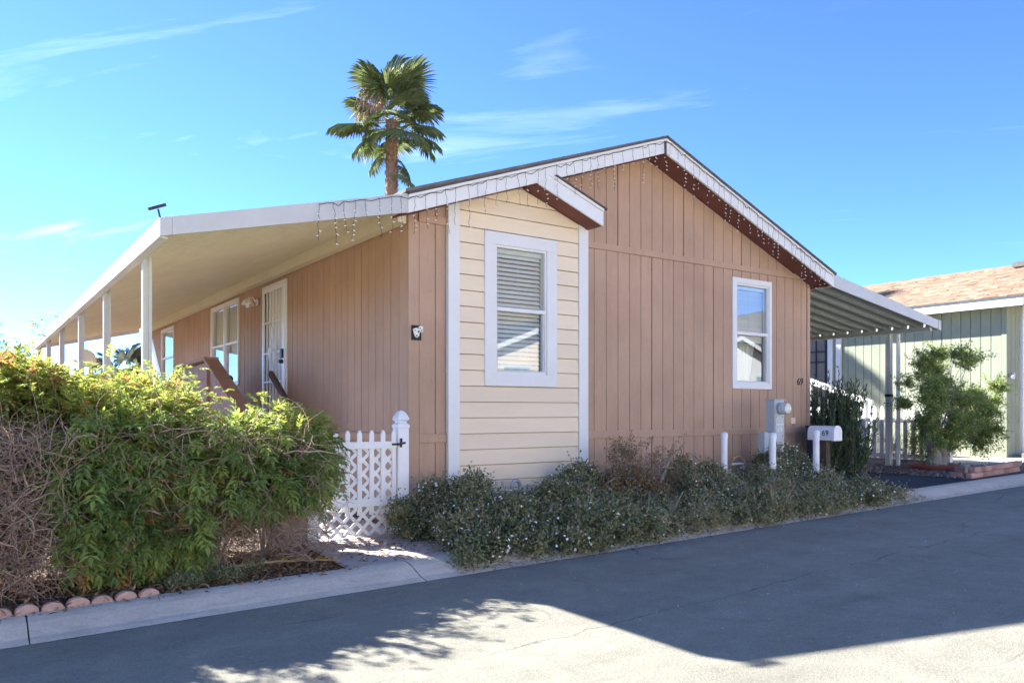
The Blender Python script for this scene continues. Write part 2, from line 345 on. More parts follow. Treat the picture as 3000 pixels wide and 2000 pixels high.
def cut_holes(poly, holes):
    todo = [poly]
    for (a, b, c, d) in holes:
        nxt = []
        for p in todo:
            us = [q[0] for q in p]; vs_ = [q[1] for q in p]
            if not p or max(us) <= a or min(us) >= b or max(vs_) <= c or min(vs_) >= d: nxt.append(p); continue
            nxt.append(clip(p, 1, 0, a)); nxt.append(clip(p, -1, 0, -b))
            mid = clip(clip(p, 1, 0, b), -1, 0, -a)
            nxt.append(clip(mid, 0, 1, c)); nxt.append(clip(mid, 0, -1, -d))
        todo = [p for p in nxt if len(p) > 2 and abs(sum(p[i][0] * p[(i + 1) % len(p)][1] - p[(i + 1) % len(p)][0] * p[i][1] for i in range(len(p)))) > 1e-5]
    return todo
def text_mesh(body, size, extrude=.004, shear=0.):
    cu = bpy.data.curves.new('lettering', 'FONT'); cu.body = body; cu.size = size; cu.extrude = extrude; cu.align_x = 'CENTER'; cu.align_y = 'CENTER'; cu.shear = shear; cu.resolution_u = 4
    o = bpy.data.objects.new('lettering', cu); col.objects.link(o)
    dg = bpy.context.evaluated_depsgraph_get(); me = bpy.data.meshes.new_from_object(o.evaluated_get(dg)); bpy.data.objects.remove(o)
    return me
def text(name, body, size, loc, rot, m, parent, **kw):
    me = text_mesh(body, size, **kw); o = place(name, me, m, loc, parent); o.rotation_euler = rot; return o

# ---- numpy leaf helpers
LEAF = (np.array([(0, 0, 0), (.42, -.5, .10), (.45, 0, -.02), (.42, .5, .10), (1, 0, -.12)]), np.array([(0, 1, 2), (0, 2, 3), (1, 4, 2), (2, 4, 3)]))
QUAD = (np.array([(0, 0, 0), (.5, -.5, .12), (1, 0, -.08), (.5, .5, .12)]), np.array([(0, 1, 2), (0, 2, 3)]))
def unit(a): return a / np.maximum(np.linalg.norm(a, axis=1, keepdims=True), 1e-9)
def leaf_geo(P, D, U, Ln, W, tmpl=LEAF):
    """leaf verts for N leaves: base P, direction D, up hint U, length Ln, width W"""
    T, F = tmpl; D = unit(D); S = unit(np.cross(U, D)); Z = np.cross(D, S); k = len(T)
    V = P[:, None, :] + D[:, None, :] * (T[None, :, 0:1] * Ln[:, None, None]) + S[:, None, :] * (T[None, :, 1:2] * W[:, None, None]) + Z[:, None, :] * (T[None, :, 2:3] * Ln[:, None, None])
    Fc = F[None] + (np.arange(len(P)) * k)[:, None, None]
    return V.reshape(-1, 3), Fc.reshape(-1, 3)
def np_mesh(name, V, F, m, parent=None, tint=None, org=None, **tags):
    V = np.asarray(V, dtype=np.float64); F = np.asarray(F, dtype=np.int32)
    if org is None: org = (V[:, 0].mean(), V[:, 1].mean(), V[:, 2].min())
    V = V - np.array(org)
    me = bpy.data.meshes.new(name); k = F.shape[1]
    me.vertices.add(len(V)); me.vertices.foreach_set('co', V.astype(np.float32).ravel())
    me.loops.add(F.size); me.loops.foreach_set('vertex_index', F.ravel())
    me.polygons.add(len(F)); me.polygons.foreach_set('loop_start', np.arange(0, F.size, k, dtype=np.int32)); me.polygons.foreach_set('loop_total', np.full(len(F), k, dtype=np.int32))
    if tint is not None:
        a = me.attributes.new('tint', 'FLOAT', 'FACE'); a.data.foreach_set('value', np.clip(tint, 0, 1).astype(np.float32))
    me.update(calc_edges=True); me.validate()
    return place(name, me, m, org, parent, **tags)
def rdir(n): return unit(rng.normal(size=(n, 3)))
def lobes_points(lobes, n, shell=.55, flat=0.):
    """points in the outer shell of a union of ellipsoids, with outward directions; deep-inside points dropped"""
    Lb = np.array(lobes); vol = (Lb[:, 3] * Lb[:, 4] * Lb[:, 5]) ** .75; idx = rng.choice(len(Lb), n, p=vol / vol.sum())
    d = rdir(n); r = (shell ** 3 + (1 - shell ** 3) * rng.random(n)) ** (1 / 3)
    P = Lb[idx, :3] + d * Lb[idx, 3:6] * r[:, None]
    dep = np.full(n, 9.)
    for q in Lb:
        e = np.linalg.norm((P - q[:3]) / q[3:6], axis=1); dep = np.minimum(dep, e)
    keep = dep > shell * .92
    nrm = unit(d / Lb[idx, 3:6])
    return P[keep], nrm[keep]
def tubes_np(paths, radii):
    """many 3-sided thin tubes; paths: (N,K,3), radii (N,)"""
    Pn = np.asarray(paths); n, k, _ = Pn.shape
    d = np.gradient(Pn, axis=1); d = d / np.maximum(np.linalg.norm(d, axis=2, keepdims=True), 1e-9)
    ref = rdir(n)[:, None, :]; a = np.cross(d, ref); a = a / np.maximum(np.linalg.norm(a, axis=2, keepdims=True), 1e-9); b = np.cross(d, a)
    tp = np.linspace(1, .35, k)[None, :, None]; rr = np.asarray(radii)[:, None, None] * tp
    rings = [Pn + (a * math.cos(t) + b * math.sin(t)) * rr for t in (0, 2.094, 4.189)]
    V = np.stack(rings, axis=2).reshape(-1, 3)
    F = []
    base = (np.arange(n) * k * 3)[:, None]
    for i in range(k - 1):
        for j in range(3):
            F.append(np.concatenate([base + i * 3 + j, base + i * 3 + (j + 1) % 3, base + (i + 1) * 3 + (j + 1) % 3, base + (i + 1) * 3 + j], axis=1))
    return V, np.concatenate(F)

# ================================================================== SETTING
def strip(name, m, x0, x1, prof, nx=8):
    """sheet following the street's slope: prof is a list of (y, dz)"""
    xs = np.linspace(x0, x1, nx); b = MB(); k = len(prof)
    vs = [(x, y, G(x) + dz) for x in xs for (y, dz) in prof]
    b.poly(vs, [(i * k + j, i * k + j + 1, (i + 1) * k + j + 1, (i + 1) * k + j) for i in range(nx - 1) for j in range(k - 1)])
    return struct(b.build(name, m))
b = MB(); xs = [-700, -40, 60, 700]
b.poly([(x, y, G(x) - .16) for x in xs for y in (-700, 700)], [(2 * i, 2 * i + 1, 2 * i + 3, 2 * i + 2) for i in range(3)])
struct(b.build('ground', 'soil'))
strip('road', 'road', -40, 60, [(-4.4, 0), (5.70, 0)], 3)
KP = [(5.62, .004), (5.66, .012), (5.72, .022), (5.80, .052), (5.88, .082), (5.95, .098), (6.02, .104), (6.06, .103), (6.065, .02)]
kerb = None; x = -40.; seg = [-40, -12, -6.2, -2.9, .32, 3.05, 6.1, 9.2, 12.3, 15.4, 18.5, 24, 60]
for a, c in zip(seg[:-1], seg[1:]):
    kk = MB(); nx = 2; vs_ = [(q, y, G(q) + dz) for q in (a + .004, c - .004) for (y, dz) in KP]; k = len(KP)
    kk.poly(vs_, [(j, j + 1, k + j + 1, k + j) for j in range(k - 1)])
    o = kk.build('kerb', 'kerb'); struct(o)
strip('far_kerb', 'kerb', -40, 60, [(-4.40, .004), (-4.5, .02), (-4.68, .09), (-4.85, .1)], 3)
strip('yard', 'soil', -40, 60, [(6.03, .090), (60, .10)], 3)
strip('far_yard', 'patio', -40, 60, [(-4.84, .085), (-60, .085)], 3)
b = MB(); b.poly([(2.54, 6.05, G(2.54) + .104), (3.72, 6.05, G(3.72) + .104), (3.75, 7.3, .150), (3.75, 9.4, .152), (2.66, 9.4, .140), (2.62, 7.3, .138)], [(0, 1, 2, 5), (5, 2, 3, 4)])
struct(b.build('walkway', 'walk'))
# driveway apron and gravel bed under the carport
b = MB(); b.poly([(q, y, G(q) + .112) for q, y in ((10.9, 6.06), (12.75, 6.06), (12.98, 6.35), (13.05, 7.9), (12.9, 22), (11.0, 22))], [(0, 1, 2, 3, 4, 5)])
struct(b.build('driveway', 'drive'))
b = MB(); b.poly([(q, y, G(q) + .118) for q, y in ((12.76, 6.07), (15.9, 6.07), (15.75, 9.9), (13.0, 12.0), (13.05, 7.9), (12.98, 6.35))], [(0, 1, 2, 3, 4, 5)])
struct(b.build('gravel_bed', 'gravelbed'))
b = MB(); b.poly([(q, y, G(q) + .135) for q, y in ((15.0, 6.6), (24, 6.3), (24, 12), (15.8, 12.0), (15.8, 7.9), (15.1, 7.4))], [(0, 1, 2, 3, 4, 5)])
struct(b.build('patio', 'patio'))
# hillside across the street (seen only mirrored in the windows)
nx, ny = 70, 26; vs_ = []
for i in range(nx):
    for j in range(ny):
        x = -160 + 460 * i / (nx - 1); t = j / (ny - 1); y = -55 - 190 * t
        h = (15 + 50 * (1 - math.exp(-2.2 * t))) * (.62 + .2 * math.sin(x * .021 + .6) + .13 * math.sin(x * .057 + 2) + .06 * math.sin(x * .17 + t * 9)) * min(1, t * 7)
        vs_.append((x, y, h + random.uniform(-.4, .4)))
b = MB(); b.poly(vs_, [(i * ny + j, i * ny + j + 1, (i + 1) * ny + j + 1, (i + 1) * ny + j) for i in range(nx - 1) for j in range(ny - 1)])
struct(b.build('hillside', 'hill', smooth=True))

# ================================================================== THE HOUSE
YF, XL, XR, YB = 7.66, 3.933, 11.043, 22.4
YK = 7.30                                    # plane of the gable boards (eaves stand out 0.36 m)
RX = 7.47                                    # ridge
def under(x): return 3.44 + .3505 * (x - 3.748) if x < RX else 4.744 - .3835 * (x - RX)      # soffit line
home = thing('mobile_home', (7.49, 15, .1), 'brown grooved-siding mobile home with cream bay panel and white-trimmed gable', 'house')
T = .02                                      # board thickness
SOF = [(-.3505, 1, 3.44 - .3505 * 3.748 + .01), (.3835, 1, 4.744 + .3835 * RX + .01)]         # clip planes below both roof slopes
WIN_R = (9.262, 10.006, 1.80, 3.27); WIN_B = (5.025, 5.768, 1.83, 3.32)
BAY = (4.40, 6.418)
def sofclip(p, extra=0):
    for a, bb, c in SOF: p = clip(p, a, bb, c + extra)
    return p
# backing walls (front with window openings, sides, rear)
w = MB()
for p in cut_holes(rect(XL + .01, XR - .01, .12, 5.2), [WIN_R, WIN_B]):
    p = sofclip(p)
    if len(p) > 2: w.prism(p, 'Y', YF + T, YF + T + .10)
LH = [(11.62, 12.69, 1.20, 3.32), (14.12, 15.91, 1.90, 3.33), (19.35, 20.65, 2.0, 3.31)]
for p in cut_holes(rect(YF + .13, YB, .12, 3.60), LH): w.prism(p, 'X', XL + T, XL + T + .10)
w.box((XR - .12, YF + .13, .2), (XR - .005, YB, 3.35)); w.box((XL + .12, YB - .1, .12), (XR - .12, YB, 3.4))
w.box((XL + .13, YF + .13, 1.10), (XR - .13, YB - .11, 1.16))
home_wall = w.build('wall', 'brown', home)
room = MB(); room.box((4.2, 10.6, 1.2), (10.9, 10.7, 3.4)); room.build('room_partition', 'room', home)
room = MB(); room.box((6.6, 11.0, 1.2), (6.7, 22, 3.4)); room.build('room_partition', 'room', home)

cache = {}
def boards(axis, const, u0, u1, sections, holes, pitch, gap, clipf=None, start=None, mat='brown', parent=home, sign=-1, wide=6):
    u = u0 if start is None else start; n = 0
    while u < u1 - .02:
        g = gap * (1.9 if n % wide == wide - 1 else 1); a, c = max(u, u0), min(u + pitch, u1) - g
        for (v0, v1) in sections:
            ps = cut_holes(rect(a, c, v0, v1), holes); mb = MB(); whole = len(ps) == 1 and clipf is None
            if len(ps) > 1:
                for p in ps:
                    if clipf: p = clipf(p)
                    if len(p) > 2: MB().prism(p, axis, const, const + T).build('siding_board', mat, parent)
                continue
            for p in ps:
                if clipf: p = clipf(p)
                if len(p) > 2: mb.prism(p, axis, const, const + T * (1 if sign < 0 else -1))
            if not mb.v: continue
            key = (axis, round(c - a, 4), v0, v1, mat)
            uc = (a + c) / 2; org = (uc, const + T / 2, v0) if axis == 'Y' else (const + T / 2, uc, v0)
            if whole and key in cache and abs((ps[0][1][0] - ps[0][0][0]) - (c - a)) < 1e-6 and abs(ps[0][2][1] - ps[0][1][1] - (v1 - v0)) < 1e-6: place('siding_board', cache[key], None, org, parent)
            else:
                o = mb.build('siding_board', mat, parent)
                if whole and abs(ps[0][2][1] - ps[0][1][1] - (v1 - v0)) < 1e-6: cache[key] = o.data
        u += pitch; n += 1
P8 = .2032
ho = [(WIN_R[0] - .09, WIN_R[1] + .06, WIN_R[2] - .085, WIN_R[3] + .085)]
# front: skirting, storey, gable; the bay strip is left to the cream boards
boards('Y', YF, XL + .13, BAY[0] - .005, [(.12, 1.05), (1.145, 3.455), (3.54, 4.9)], ho, P8, .010, sofclip, start=XL + .13)
boards('Y', YF, BAY[1] + .004, XR - .075, [(.12, 1.05), (1.145, 3.455)], ho, P8, .010, None, start=BAY[1] - .06)
boards('Y', YF, BAY[0], XR - .002, [(3.54, 4.9)], [(BAY[0] - .1, BAY[1], 3, 3.76)], P8, .010, sofclip, start=BAY[1] - .06 - 9 * P8)
tr = MB(); tr.box((XL - .006, YF - .012, .12), (XL + .12, YF + .015, 3.46)); tr.build('corner_board', 'brown_trim', home, .004)
tr = MB(); tr.box((XR - .07, YF - .010, .12), (XR + .004, YF + .015, 3.44)); tr.build('corner_board', 'brown_trim', home, .004)
for z0, z1 in ((1.052, 1.145), (3.457, 3.538)):
    for a, c in ((XL + .122, BAY[0] - .004), (BAY[1] + .004, XR - .072)):
        if z0 < 2 and a > 5:
            for a2, c2 in ((a, 8.36), (8.366, c)): tr = MB(); tr.box((a2, YF - .016, z0), (c2, YF + .012, z1)); tr.build('trim_band', 'brown_trim', home, .004)
        else: tr = MB(); tr.box((a, YF - .016, z0), (c, YF + .012, z1)); tr.build('trim_band', 'brown_trim', home, .004)
# left side wall
lh = [(h[0] - .05, h[1] + .05, h[2] - .05, h[3] + .05) for h in LH]
boards('X', XL, YF + .03, YB, [(.12, 1.05), (1.145, 3.60)], lh, P8, .011, None)
tr = MB(); tr.box((XL - .016, YF + .03, 1.052), (XL + .012, YB, 1.143)); tr.build('trim_band', 'brown_trim', home, .004)
# cream lapped bay boards
YBAY = YF - .03
z = .26; zs = []
while z < 4.1: zs.append(z); z += .1795
hb = [(WIN_B[0] - .145, WIN_B[1] + .15, WIN_B[2] - .145, WIN_B[3] + .145)]
BAYCLIP = (.363, 1, 4.016 + .363 * 5.398 + .012)
for z in zs:
    for p in cut_holes(rect(4.548, 6.268, z - .012, z + .1595), hb):
        p = sofclip(p); p = clip(p, *BAYCLIP) if p else p
        if len(p) < 3: continue
        # lapped: bottom edge stands prouder than the top edge
        mb = MB(); n = len(p); fr = [(q[0], YBAY - .012 + .012 * (q[1] - z + .012) / .18, q[1]) for q in p]; bk = [(q[0], YF + T - .001, q[1]) for q in p]
        mb.poly(fr + bk, [tuple(range(n)), tuple(range(n, 2 * n))[::-1]] + [(i, (i + 1) % n, n + (i + 1) % n, n + i) for i in range(n)])
        mb.build('siding_board', 'cream', home)
for a, c in ((BAY[0], 4.545), (6.271, BAY[1])):
    tr = MB(); p = sofclip(rect(a, c, .12, 4.6)); p = clip(p, *BAYCLIP); tr.prism(p, 'Y', YBAY - .022, YF + .018); tr.build('corner_board', 'white', home, .003)

# windows
def window_front(W, trim, y, blinds, n_sl, drop):
    a, c, z0, z1 = W; t = trim; zm = z0 + (z1 - z0) * .505
    fr = MB()
    fr.box((a - t[0], y - .022, z1), (c + t[1], YF + .01, z1 + t[2])); fr.box((a - t[0], y - .022, z0 - t[3]), (c + t[1], YF + .01, z0))
    fr.box((a - t[0], y - .0219, z0), (a, YF + .01, z1)); fr.box((c, y - .0219, z0), (c + t[1], YF + .01, z1))
    f = fr.build('window_frame', 'white', home, .003)
    e = .026; s = MB(); yy = y - .006
    s.box((a, yy, z0), (a + e, yy + .09, z1)); s.box((c - e, yy, z0), (c, yy + .09, z1)); s.box((a + e, yy, z0), (c - e, yy + .09, z0 + e)); s.box((a + e, yy, z1 - e), (c - e, yy + .09, z1))
    s.box((a + e, yy - .004, zm - .022), (c - e, yy + .09, zm + .022)); s.build('sash', 'white', f, .002)
    s = MB(); s.box((c - e - .022, yy + .012, z0 + e), (c - e, yy + .06, zm - .022)); s.box((a + e, yy + .012, z0 + e), (a + e + .014, yy + .06, zm - .022)); s.box((a + e + .014, yy + .012, z0 + e), (c - e - .022, yy + .06, z0 + e + .018)); s.build('lower_sash', 'alum', f, .002)
    s = MB(); s.box((a + e, yy + .030, zm), (c - e, yy + .034, z1 - e)); s.build('pane', 'glass', f)
    s = MB(); s.box((a + e, yy + .055, z0 + e), (c - e, yy + .059, zm)); s.build('pane', 'glass', f)
    if blinds:
        bl = MB(); bl.box((a + e, yy + .075, z1 - .075), (c - e, yy + .13, z1 - .028)); hd = bl.build('blind', 'blind', f)
        dz = (z1 - .09 - z0 - drop) / n_sl; me = None
        for i in range(n_sl):
            zc = z1 - .10 - dz * i; cy = yy + .105
            if me is None:
                sl = MB(); tl = .95; hw = .026
                sl.poly([(a + e + .004, cy - hw * math.cos(tl), zc - hw * math.sin(tl)), (c - e - .004, cy - hw * math.cos(tl), zc - hw * math.sin(tl)), (c - e - .004, cy, zc + .004), (a + e + .004, cy, zc + .004),
                         (a + e + .004, cy + hw * math.cos(tl), zc + hw * math.sin(tl)), (c - e - .004, cy + hw * math.cos(tl), zc + hw * math.sin(tl))], [(0, 1, 2, 3), (3, 2, 5, 4)])
                o = sl.build('slat', 'blind', hd); me = o.data; o0 = WO[o.name].copy()
            else: place('slat', me, None, o0 - Vector((0, 0, dz * i)), hd)
        for q in (.12, .5, .86):
            s = MB(); xq = a + (c - a) * q; s.tube([(xq, yy + .071, z1 - .09), (xq, yy + .071, z0 + drop)], .0022, 5); s.build('cord', 'blind', hd)
    return f
fb = window_front(WIN_B, (.146, .152, .145, .143), YBAY - .005, True, 26, .05)
fw = window_front(WIN_R, (.088, .06, .08, .075), YF - .006, True, 24, .62)
# gathered curtain behind the lower half of the right window
n = 60; vs_ = []
for i in range(n):
    u = i / (n - 1); x = WIN_R[0] + .03 + u * .56; y = YF + .24 + .02 * math.sin(u * 38) + .012 * math.sin(u * 91)
    vs_ += [(x, y, WIN_R[2] + .01), (WIN_R[0] + .03 + u * .70, y, WIN_R[2] + .66)]
b = MB(); b.poly(vs_, [(2 * i, 2 * i + 2, 2 * i + 3, 2 * i + 1) for i in range(n - 1)]); b.build('curtain', 'curtain', fw, smooth=True)
# crumpled pale sheet added behind the bay pane in place of a mirrored outdoor cover
vs_ = []; m_ = 14
for i in range(n):
    for j in range(m_):
        u, v = i / (n - 1), j / (m_ - 1)
        vs_.append((WIN_B[0] + .03 + u * .68, YF + .26 + .05 * math.sin(v * 5 + u * 4) + .012 * math.sin(v * 34 + 3 * math.sin(u * 9)) + .008 * math.sin(u * 40 + v * 11), WIN_B[2] + .07 + v * (.33 + .05 * math.sin(u * 3.1)) - .05 * math.sin(u * 3.14) * (1 - v)))
b = MB(); b.poly(vs_, [(i * m_ + j, (i + 1) * m_ + j, (i + 1) * m_ + j + 1, i * m_ + j + 1) for i in range(n - 1) for j in range(m_ - 1)]); b.build('reflection_sheet', 'curtain', fb, smooth=True)

# side windows
def window_side(h, double, mats):
    y0, y1, z0, z1 = h; t = .05; x = XL - .025; fr = MB()
    fr.box((x, y0 - t, z1), (XL + .02, y1 + t, z1 + t)); fr.box((x, y0 - t, z0 - t), (XL + .02, y1 + t, z0)); fr.box((x + .0005, y0 - t, z0), (XL + .02, y0, z1)); fr.box((x + .0005, y1, z0), (XL + .02, y1 + t, z1))
    f = fr.build('window_frame', 'white', home, .003); ym = (y0 + y1) / 2; zm = z0 + (z1 - z0) * .50
    rngs = [(y0, ym - .04), (ym + .04, y1)] if double else [(y0, y1)]
    if double: s = MB(); s.box((x + .004, ym - .04, z0), (XL + .08, ym + .04, z1)); s.build('mullion', 'white', f, .003)
    for a, c in rngs:
        s = MB(); e = .03; s.box((XL - .008, a, z0), (XL + .06, a + e, z1)); s.box((XL - .008, c - e, z0), (XL + .06, c, z1)); s.box((XL - .008, a + e, z0), (XL + .06, c - e, z0 + e)); s.box((XL - .008, a + e, z1 - e), (XL + .06, c - e, z1)); s.box((XL - .010, a + e, zm - .02), (XL + .06, c - e, zm + .02)); s.build('sash', 'white', f, .002)
        s = MB(); s.box((XL + .022, a + e, z0 + e), (XL + .026, c - e, z1 - e)); s.build('pane', 'glass2', f)
        s = MB(); s.box((XL + .075, a, zm + .02), (XL + .085, c, z1 - .03)); s.build('roller_shade', 'blindcream', f)
        if double: s = MB(); s.box((XL + .10, a + .10, z0 + .02), (XL + .105, c - .02, zm)); s.build('lace_panel', 'blind', f)
    return f
window_side(LH[1], True, None); window_side(LH[2], False, None)
# security screen door
y0, y1, z0, z1 = LH[0]; x = XL - .03
s = MB(); s.box((x + .012, y0 - .05, z1), (XL + .06, y1 + .05, z1 + .05)); s.box((x + .0125, y0 - .05, z0), (XL + .06, y0, z1)); s.box((x + .0125, y1, z0), (XL + .06, y1 + .05, z1)); s.build('door_frame', 'white', home, .003)
s = MB(); s.box((XL + .06, y0, z0), (XL + .10, y1, z1)); door = s.build('door', 'blindcream', home)
sc = MB(); w_ = .055; sc.box((x, y0 + .004, z0), (x + .03, y0 + w_ + .06, z1 - .004)); sc.box((x, y1 - w_, z0), (x + .03, y1 - .004, z1 - .004)); sc.box((x + .0005, y0 + w_ + .06, z1 - .06), (x + .0295, y1 - w_, z1 - .004)); sc.box((x + .0005, y0 + w_ + .06, z0), (x + .0295, y1 - w_, z0 + .08))
gate_d = sc.build('screen_door', 'vinyl', home, .003)
ya, yb = y0 + .115, y1 - w_
for i in range(1, 6):
    yy = ya + (yb - ya) * i / 6; s = MB(); s.box((x + .006, yy - .008, z0 + .08), (x + .022, yy + .008, z1 - .06)); s.build('bar', 'vinyl', gate_d)
for zz_ in (1.85, 2.30, 2.78): s = MB(); s.box((x + .003, ya, zz_ - .009), (x + .025, yb, zz_ + .009)); s.build('rail', 'vinyl', gate_d)
s = MB(); yc = (ya + yb) / 2; cz = 2.28
for sg in (-1, 1): 
    s.bar((x - .002, yc, cz + .34), (x - .002, yc + sg * .13, cz), .012, .012); s.bar((x - .002, yc + sg * .13, cz), (x - .002, yc, cz - .34), .012, .012)
for t in range(10):
    a0 = t * .628; s.tube([(x - .004, yc + math.cos(a0 + q * .5) * (.05 + .028 * q), cz + math.sin(a0 + q * .5) * (.05 + .028 * q)) for q in range(6)], .007, 5)
s.lathe([(.02, -.01), (.035, 0), (.02, .012)], (x - .005, yc, cz + .40), 10, (-1, 0, 0)); s.build('scroll_ornament', 'vinyl', gate_d)
s = MB(); s.box((x - .035, y0 + .03, 2.19), (x, y0 + .115, 2.33)); s.lathe([(.03, 0), (.03, .05), (.018, .06)], (x, y0 + .075, 2.14), 12, (-1, 0, 0)); s.build('lock', 'black', gate_d, .003)
# porch lamp beside the door
lp = thing('wall_lamp', (XL - .02, 12.98, 3.10), 'white shaded lamp on the brown wall beside the barred door', 'lamp')
s = MB(); s.lathe([(.055, 0), (.055, .02), (.03, .03)], (XL - .018, 12.98, 3.17), 14, (-1, 0, 0)); s.tube([(XL - .04, 12.98, 3.17), (XL - .10, 12.98, 3.24), (XL - .17, 12.98, 3.22)], .012, 6); s.build('bracket', 'vinyl', lp, smooth=True)
s = MB(); s.lathe([(.105, -.02), (.10, .0), (.075, .05), (.035, .08), (.015, .09)], (XL - .17, 12.98, 3.13), 18); s.build('shade', 'vinyl', lp, smooth=True)
s = MB(); s.lathe([(.02, -.07), (.035, -.05), (.035, -.01)], (XL - .17, 12.98, 3.14), 12); s.build('bulb', 'bulb', lp, smooth=True)

# roof, fascia, soffit
rf = MB(); rf.prism([(3.70, 3.638), (RX, 4.925), (RX, 4.962), (3.70, 3.672)], 'Y', YK - .03, YB + .3); rl = rf.build('roof_slope', 'roofing', home)
rf = MB(); rf.prism([(RX, 4.925), (11.17, 3.512), (11.19, 3.545), (RX, 4.962)], 'Y', YK - .03, YB + .3); rf.build('roof_slope', 'roofing', home)
for sgn, (xa, xb) in ((0, (3.745, RX)), (1, (RX, 11.13))):
    def up(x, o): return (under(x) + o)
    f = MB(); f.prism([(xa, up(xa, -.003)), (xb, 4.744 - .003 if not sgn else up(xb, -.003)), (xb, (4.744 if not sgn else up(xb, 0)) + .15), (xa, (4.744 if sgn else up(xa, 0)) + .15)], 'Y', YK, YK + .03); f.build('fascia', 'white', home, .003)
    f = MB(); za, zb = (up(xa, 0), 4.744) if not sgn else (4.744, up(xb, 0))
    f.prism([(xa, za + .153), (xb, zb + .153), (xb, zb + .185), (xa, za + .185)], 'Y', YK - .018, YK + .03); f.build('drip_trim', 'white', home, .002)
    f = MB(); f.prism([(xa - .01, za + .187), (xb + .01, zb + .187), (xb + .01, zb + .205), (xa - .01, za + .205)], 'Y', YK - .034, YK + .03); f.build('shingle_edge', 'shingle_edge', home)
    f = MB(); f.prism([(xa, za + .012), (xb, zb + .012), (xb, zb + .030), (xa, za + .030)], 'Y', YK + .032, YF + .02); f.build('soffit', 'soffit', home)
f = MB(); f.prism([(RX - .035, 4.72), (RX + .005, 4.72), (RX + .005, 4.93), (RX - .035, 4.92)], 'Y', YK - .006, YK + .001); f.build('ridge_joint', 'shingle_edge', home)
# right eave
f = MB(); f.box((11.13, YK, 3.335), (11.155, YB, 3.52)); f.build('eave_fascia', 'white', home, .003)
f = MB(); f.box((XR + .006, YK + .032, 3.338), (11.128, YB, 3.352)); f.build('soffit', 'soffit', home)
# small gable over the bay
f = MB(); f.prism([(5.405, 4.013), (6.402, 3.652), (6.402, 3.82), (5.52, 4.14)], 'Y', YK + .004, YK + .028); f.build('bay_fascia', 'white', home, .002)
f = MB(); f.prism([(5.56, 4.128), (6.402, 3.822), (6.402, 3.858), (5.66, 4.128)], 'Y', YK - .012, YK + .03); f.build('bay_drip_trim', 'white', home, .002)
f = MB(); f.prism([(5.42, 4.028), (6.40, 3.672), (6.40, 3.69), (5.42, 4.046)], 'Y', YK + .03, YBAY - .004); f.prism([(6.36, 3.67), (6.40, 3.656), (6.40, 3.80), (6.36, 3.815)], 'Y', YK + .029, YF); f.build('bay_soffit', 'soffit', home)
f = MB(); f.prism([(5.64, 4.135), (6.435, 3.846), (6.435, 3.866), (5.66, 4.147)], 'Y', YK - .03, YF - .002); f.build('bay_roof', 'shingle_edge', home)

# house number, vent plate, mask plaque
nu = text('house_number', '69', .16, (10.79, YF - .006, 1.855), (R(90), 0, 0), 'black', home, extrude=.004)
s = MB(); s.box((10.545, YF - .02, 1.20), (10.655, YF, 1.29)); s.build('outlet_cover', 'cream', home, .004)
pq = thing('mask_plaque', (4.035, YF - .02, 2.165), 'small black plaque with two white theatre masks on house corner', 'plaque')
s = MB(); s.box((3.96, YF - .032, 2.165), (4.072, YF - .013, 2.325)); s.build('plate', 'plaque', pq, .002)
s = MB(); pts = [(3.966, 2.285), (4.012, 2.30), (4.04, 2.28), (4.046, 2.245), (4.035, 2.205), (4.012, 2.188), (3.988, 2.205), (3.975, 2.24)]; s.prism(pts, 'Y', YF - .048, YF - .031); s.build('large_mask', 'ceramic', pq, .004)
s = MB(); pts = [(4.03, 2.312), (4.055, 2.322), (4.085, 2.31), (4.078, 2.285), (4.084, 2.26), (4.062, 2.248), (4.042, 2.265)]; s.prism(pts, 'Y', YF - .056, YF - .033); s.build('small_mask', 'ceramic', pq, .004)
s = MB()
for x_, z_, r_, yy in ((3.988, 2.268, .006, .049), (4.026, 2.256, .011, .049), (4.046, 2.296, .006, .057), (4.062, 2.270, .008, .057), (4.008, 2.212, .009, .049)): s.lathe([(r_, 0), (r_, .002)], (x_, YF - yy, z_), 8, (0, -1, 0))
s.build('mask_openings', 'black', pq)
# gooseneck vent pipe in front of the bay
gp = MB(); gp.tube([(5.13, 7.42, .15), (5.13, 7.42, .52)] + [(5.18 - .055 * math.cos(t), 7.42, .545 + .06 * math.sin(t)) for t in np.linspace(0, math.pi, 9)] + [(5.235, 7.42, .50)], .021, 10)
tag(gp.build('gooseneck_pipe', 'pipe', smooth=True), 'grey gooseneck pipe rising from plants below the cream bay', 'pipe')

# ================================================================== PORCH AWNING (left)
aw = thing('porch_awning', (2.5, 15, .1), 'long cream metal porch awning on slim white posts along the left wall', 'awning')
AX0, AX1 = 1.37, 3.745; AY0, AY1 = YK, 22.6
def at_(x): return 3.06 + (x - AX0) * .243          # top line
def ab_(x): return 2.90 + (x - AX0) * .2275         # lower line of the front board
f = MB(); f.prism([(AX0 + .10, ab_(AX0 + .10)), (AX1 - .002, ab_(AX1)), (AX1 - .002, at_(AX1)), (AX0 + .10, at_(AX0 + .1))], 'Y', AY0 + .002, AY0 + .032); f.build('front_fascia', 'alum', aw, .004)
f = MB(); f.prism([(AX0, ab_(AX0)), (AX0 + .098, ab_(AX0 + .1)), (AX0 + .098, at_(AX0 + .1)), (AX0, at_(AX0))], 'Y', AY0, AY0 + .034); f.build('corner_cap', 'alum', aw, .004)
f = MB(); f.prism([(AX0, 2.90), (AX0 + .07, 2.885), (AX0 + .07, 2.90), (AX0 + .02, 2.915), (AX0 + .02, 3.04), (AX0 + .05, 3.05), (AX0 + .05, 3.07), (AX0, 3.06)], 'Y', AY0 + .036, AY1); f.build('gutter', 'alum', aw, .003)
